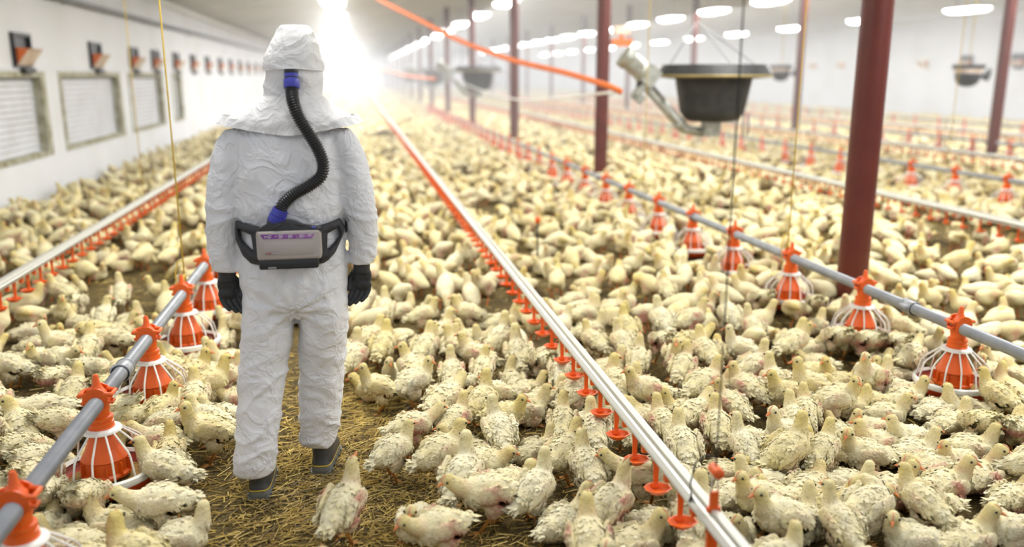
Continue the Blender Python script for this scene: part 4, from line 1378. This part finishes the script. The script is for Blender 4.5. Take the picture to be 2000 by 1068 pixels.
# boots
def boot(x, y, yaw, lift):
    root = None
    u = MB()
    rows = [(.055, .128, .048, .140), (.075, .118, .047, .128), (.095, .098, .046, .106), (.115, .080, .046, .086), (.14, .068, .047, .072), (.17, .063, .049, .067), (.22, .062, .052, .066), (.26, .062, .053, .067)]
    def outline(k, z): return [(.0485 * k * math.copysign(abs(math.cos(t)) ** (.75 if math.sin(t) > 0 else .45), math.cos(t)) * (1.05 if math.sin(t) > .2 else .95), .128 + .146 * k * math.copysign(abs(math.sin(t)) ** (.75 if math.sin(t) > 0 else .5), math.sin(t)), z) for t in [2 * PI * j / 32 for j in range(32)]]
    R_ = [outline(.985, .030), outline(.985, .045)]
    for z, cy, rx, ry in rows:
        r = []
        for j in range(32):
            t = 2 * PI * j / 32
            c, s = math.cos(t), math.sin(t)
            e = .80 if z < .1 else .95
            r.append((rx * math.copysign(abs(c) ** e, c), cy + ry * math.copysign(abs(s) ** e, s), z))
        R_.append(r)
    u.rings(R_)
    for z in (.115, .128, .141):    # moulded ribs above the heel
        u.tube([(.0475 * math.cos(t), .068 + .0735 * math.sin(t), z) for t in np.linspace(PI * 1.1, PI * 1.9, 14)], .0022, 6)
    root = u.build('boot', M['boot'], person)
    s = MB()
    s.rings([outline(.97, .012), outline(1.0, .016), outline(1.0, .038), outline(.97, .042)])
    s.box((-.042, -.016, 0), (.042, .075, .014)); s.box((-.044, .13, 0), (.044, .255, .013))
    for k in range(5):
        s.box((-.049, .012 + .05 * k, .004), (.049, .030 + .05 * k, .014))
    s.build('sole', M['sole'], root, sharp=40)
    st_ = MB(); st_.rings([outline(.99, .0375), outline(1.008, .039), outline(1.008, .042), outline(.99, .0435)]); st_.build('sole_stripe', M['stripe'], root)
    root.location = (x - PX, y - PY, lift); root.rotation_euler = (0, 0, yaw)
boot(-.442, 3.235, math.radians(-2), 0.0)
boot(-.205, 3.415, math.radians(-9), 0.0)

# breathing hose
pts = [Vector(p) for p in [(.041, -.132, 1.632), (.041, -.144, 1.600), (.045, -.162, 1.565), (.061, -.175, 1.515), (.093, -.180, 1.455), (.122, -.176, 1.40), (.138, -.172, 1.345), (.128, -.172, 1.300), (.086, -.174, 1.266), (.030, -.176, 1.236), (-.008, -.176, 1.203), (-.022, -.176, 1.178)]]
sm_ = []
for i in range(len(pts) - 1):
    p0, p1, p2, p3 = pts[max(i - 1, 0)], pts[i], pts[i + 1], pts[min(i + 2, len(pts) - 1)]
    for s in range(24):
        u = s / 24
        sm_.append(0.5 * ((2 * p1) + (p2 - p0) * u + (2 * p0 - 5 * p1 + 4 * p2 - p3) * u * u + (3 * p1 - p0 - 3 * p2 + p3) * u ** 3))
sm_.append(pts[-1])
# even steps, four to a corrugation
dist = [0]
for a, c in zip(sm_[:-1], sm_[1:]): dist.append(dist[-1] + (c - a).length)
total = dist[-1]
nst = int(total / .0022)
ev, rad = [], []
k = 0
for i in range(nst + 1):
    s = total * i / nst
    while k < len(dist) - 2 and dist[k + 1] < s: k += 1
    u = (s - dist[k]) / max(1e-9, dist[k + 1] - dist[k])
    ev.append(sm_[k].lerp(sm_[k + 1], u)); rad.append(.0235 - (.0042, .0, .0, .0042)[i % 4])
hz = MB(); hz.tube(ev, rad, 22)
hose = hz.build('breathing_hose', M['hose'], person)
def collar(pa, pb, segs, name, mats, parent):
    a, c = Vector(pa), Vector(pb)
    t = (c - a).normalized()
    s = t.cross(Vector((0, 1, 0))).normalized()
    w = s.cross(t)
    q = MB()
    q.rings([[a.lerp(c, u) + (s * math.cos(2 * PI * j / 26) + w * math.sin(2 * PI * j / 26)) * r for j in range(26)] for u, r in segs])
    return q.build(name, mats, parent, sharp=35)
collar((.041, -.122, 1.676), (.041, -.128, 1.642), [(0, .023), (0, .0255), (.28, .0255), (.3, .024), (.7, .024), (.72, .0255), (1, .0255), (1, .02)], 'hose_adapter', M['hose'], hose)
collar((.041, -.1243, 1.664), (.041, -.1268, 1.649), [(0, .0243), (0, .0252), (1, .0252), (1, .0243)], 'hose_adapter', M['blue'], hose)
collar((.041, -.128, 1.643), (.041, -.138, 1.612), [(0, .022), (0, .0275), (.12, .0285), (.9, .0285), (1, .027), (1, .02)], 'hose_connector', M['blue'], hose)
collar((-.020, -.176, 1.182), (-.045, -.174, 1.133), [(0, .02), (0, .0285), (.42, .0295), (.44, .027), (.48, .027), (.5, .0305), (.95, .0305), (1, .029), (1, .02)], 'hose_connector', M['blue'], hose)

# belt of the blower: padded band with an opening on either hip
def torso_y(x, off):
    a, bb = .2045 + off, .146 + off
    u = max(-1, min(1, x / a))
    return -bb * math.sqrt(max(0, 1 - u * u))
def belt_side(outer, hole, s):
    q = MB()
    n = 48
    def resample(P):
        P = [Vector(p) for p in P]
        cx_ = sum((p for p in P), Vector((0, 0))) / len(P)
        out = []
        for j in range(n):
            a = 2 * PI * j / n
            d = Vector((math.cos(a), math.sin(a)))
            best = None
            for i in range(len(P)):
                p, r = P[i] - C0, P[(i + 1) % len(P)] - C0
                e = r - p
                den = d.x * e.y - d.y * e.x
                if abs(den) < 1e-9: continue
                t = (p.x * e.y - p.y * e.x) / den
                w = (p.x * d.y - p.y * d.x) / den
                if t > 0 and -1e-6 <= w <= 1 + 1e-6: best = t if best is None else max(best, t)
            out.append(C0 + d * (best or 0))
        return out
    C0 = sum((Vector(p) for p in hole), Vector((0, 0))) / len(hole)
    o_, h_ = resample(outer), resample(hole)
    def lift(p, off): return (p.x, torso_y(p.x, off) + (0), p.y)
    R_ = []
    for u in np.linspace(0, 1, 6):
        R_.append([lift(h_[j].lerp(o_[j], float(u)), .014 + .012 * math.sin(PI * u)) for j in range(n)])
    back = [[lift(o_[j], .0) for j in range(n)], [lift(h_[j], .0) for j in range(n)]]
    q.rings(R_ + back, cap=False, close=True)
    return q
bl = belt_side([(-.198, 1.128), (-.10, 1.112), (-.10, .968), (-.145, .972), (-.178, 1.0), (-.204, 1.06)], [(-.186, 1.098), (-.138, 1.082), (-.133, 1.018), (-.176, 1.055)], -1)
br = belt_side([(.10, 1.108), (.188, 1.126), (.205, 1.085), (.196, 1.06), (.165, 1.0), (.13, .968), (.10, .965)], [(.140, 1.078), (.180, 1.095), (.188, 1.062), (.135, 1.012)], 1)
q = MB(); q.add(bl.v, bl.f); q.add(br.v, br.f)
# band running on round the front
fr_ = []
for t in np.linspace(PI * -.03, PI * 1.03, 40):
    c, s = math.cos(t), math.sin(t)
    fr_.append([(c * (.2045 + o_), s * (.146 + o_), z) for o_, z in ((.0, 1.04), (.012, 1.045), (.012, 1.115), (0, 1.12))])
q.rings(fr_)
belt = q.build('belt', M['belt'], person, sharp=60)

# blower unit on the back of the belt
def rbox(x0, x1, z0, z1, y0, y1, r, inset=.006, taper=0, seg=5):
    """box with rounded corners facing the back, front edge softened"""
    q = MB()
    def loop(gr, y, tz):
        P = []
        for cx_, cz_, a0 in ((x1 - r, z1 - r, 0), (x0 + r, z1 - r, PI / 2), (x0 + r, z0 + r, PI), (x1 - r, z0 + r, PI * 1.5)):
            for k in range(seg + 1):
                a = a0 + PI / 2 * k / seg
                P.append((cx_ + (r - gr) * math.cos(a), y, cz_ + (r - gr) * math.sin(a)))
        return P
    q.rings([loop(0, y1, 0), loop(0, y0 + inset, 0), loop(inset * .3, y0 + inset * .3, 0), loop(inset, y0, 0)])
    return q
BX = -PX
q = rbox(-.371 + BX, -.141 + BX, 1.000, 1.110, -.215, -.150, .012, .010)
blower = q.build('blower', M['taupe'], person, sharp=50)
q = rbox(-.352 + BX, -.160 + BX, 1.018, 1.072, -.2165, -.21, .02, .0025); q.build('face_panel', M['taupe'], blower, sharp=40)
# black shoulder that carries the hose stub
q = MB()
def sh(y, top):
    return [(-.372 + BX, y, 1.098), (-.141 + BX, y, 1.098), (-.141 + BX, y, 1.1125), (-.17 + BX, y, 1.117 * top + 1.112 * (1 - top)), (-.215 + BX, y, 1.124 * top + 1.112 * (1 - top)), (-.262 + BX, y, 1.142 * top + 1.114 * (1 - top)), (-.315 + BX, y, 1.140 * top + 1.114 * (1 - top)), (-.338 + BX, y, 1.126 * top + 1.113 * (1 - top)), (-.362 + BX, y, 1.114)]
q.rings([sh(-.150, 1), sh(-.200, 1), sh(-.209, .2)])
q.tube([(-.036, -.176, 1.118), (-.046, -.174, 1.136), (-.043, -.174, 1.142)], [.038, .030, .029], 22)
q.build('air_outlet', M['hose'], blower, sharp=50)
q = rbox(-.175 + BX, -.158 + BX, 1.108, 1.118, -.205, -.18, .003, .002); q.build('release_button', M['blue'], blower)
q = rbox(-.366 + BX, -.154 + BX, .966, 1.004, -.214, -.150, .008, .006)
bat = q.build('battery', M['black'], blower, sharp=50)
q = rbox(-.335 + BX, -.305 + BX, .9685, .977, -.2152, -.21, .003, .001); q.build('battery_latch', M['badge'], bat)
q = MB(); q.box((-.362 + BX, -.2150, .9835), (-.158 + BX, -.21, .9855)); q.build('battery_groove', M['hose'], bat, smooth=False)
# purple label in two slanted halves, with its small print
q = MB()
yl_ = -.2166
def strip(P):
    n = len(P)
    q.add([(x, yl_, z) for x, z in P] + [(x, yl_ + .004, z) for x, z in P], [tuple(range(n)), tuple(range(2 * n - 1, n - 1, -1))] + [(i, i + n, (i + 1) % n + n, (i + 1) % n) for i in range(n)])
X0 = -.371 + BX
def lx(f): return X0 + .230 * f
strip([(lx(.07), 1.098), (lx(.60), 1.0965), (lx(.635), 1.080), (lx(.115), 1.0815)])
strip([(lx(.615), 1.0965), (lx(.905), 1.0955), (lx(.855), 1.0795), (lx(.652), 1.080)])
q.build('label_strip', M['purple'], blower, smooth=False)
def lettering(txt, size, x, z, mat, y, parent):
    cu = bpy.data.curves.new('lettering', 'FONT')
    cu.body = txt; cu.size = size; cu.extrude = .0004; cu.resolution_u = 3
    o = bpy.data.objects.new('lettering', cu); COL.objects.link(o)
    dg = bpy.context.evaluated_depsgraph_get()
    me = bpy.data.meshes.new_from_object(o.evaluated_get(dg))
    bpy.data.objects.remove(o); bpy.data.curves.remove(cu)
    me.materials.clear(); me.materials.append(mat)
    o = link('lettering', me, parent)
    o.location = (x, y, z); o.rotation_euler = (PI / 2, 0, 0)
    return o
lettering('3M', .0115, lx(.125), 1.0850, M['print'], -.2172, blower)
q = MB()
for f0, f1, rows in ((.19, .245, 4), (.285, .33, 1), (.35, .425, 4), (.45, .475, 2), (.495, .575, 4), (.665, .755, 4), (.775, .785, 2), (.80, .87, 3)):
    for r in range(rows):
        z = 1.0945 - .0032 * r - (.004 if rows < 3 else 0)
        q.box((lx(f0), -.2172, z - .0014), (lx(f1) - .006 * (r % 2), -.2166, z))
q.build('small_print', M['print'], blower, smooth=False)
q = rbox(lx(.13), lx(.335), 1.0235, 1.033, -.2178, -.214, .003, .001); q.build('badge', M['badge'], blower)
lettering('3M', .0095, lx(.165), 1.0250, M['redprint'], -.2182, blower)
lettering('Versaflo', .0075, lx(.23), 1.0255, M['print'], -.2182, blower)
# ------------------------------------------------------------------ dusty haze in the air of the barn
m = bpy.data.materials.new('dusty_haze'); m.use_nodes = True
nt = m.node_tree; nt.nodes.clear()
out = nt.nodes.new('ShaderNodeOutputMaterial')
vol = nt.nodes.new('ShaderNodeVolumeScatter')
vol.inputs['Color'].default_value = (1, 1, 1, 1)
vol.inputs['Density'].default_value = 0.019
vol.inputs['Anisotropy'].default_value = 0.2
nt.links.new(vol.outputs[0], out.inputs['Volume'])
hz = MB(); hz.box((XL + .35, 10.6, .30), (XR - .35, YE - .3, 4.85))
o = hz.build('haze', m, smooth=False); o['kind'] = 'stuff'
tag(o, 'pale dusty haze filling the air of the barn', 'haze')
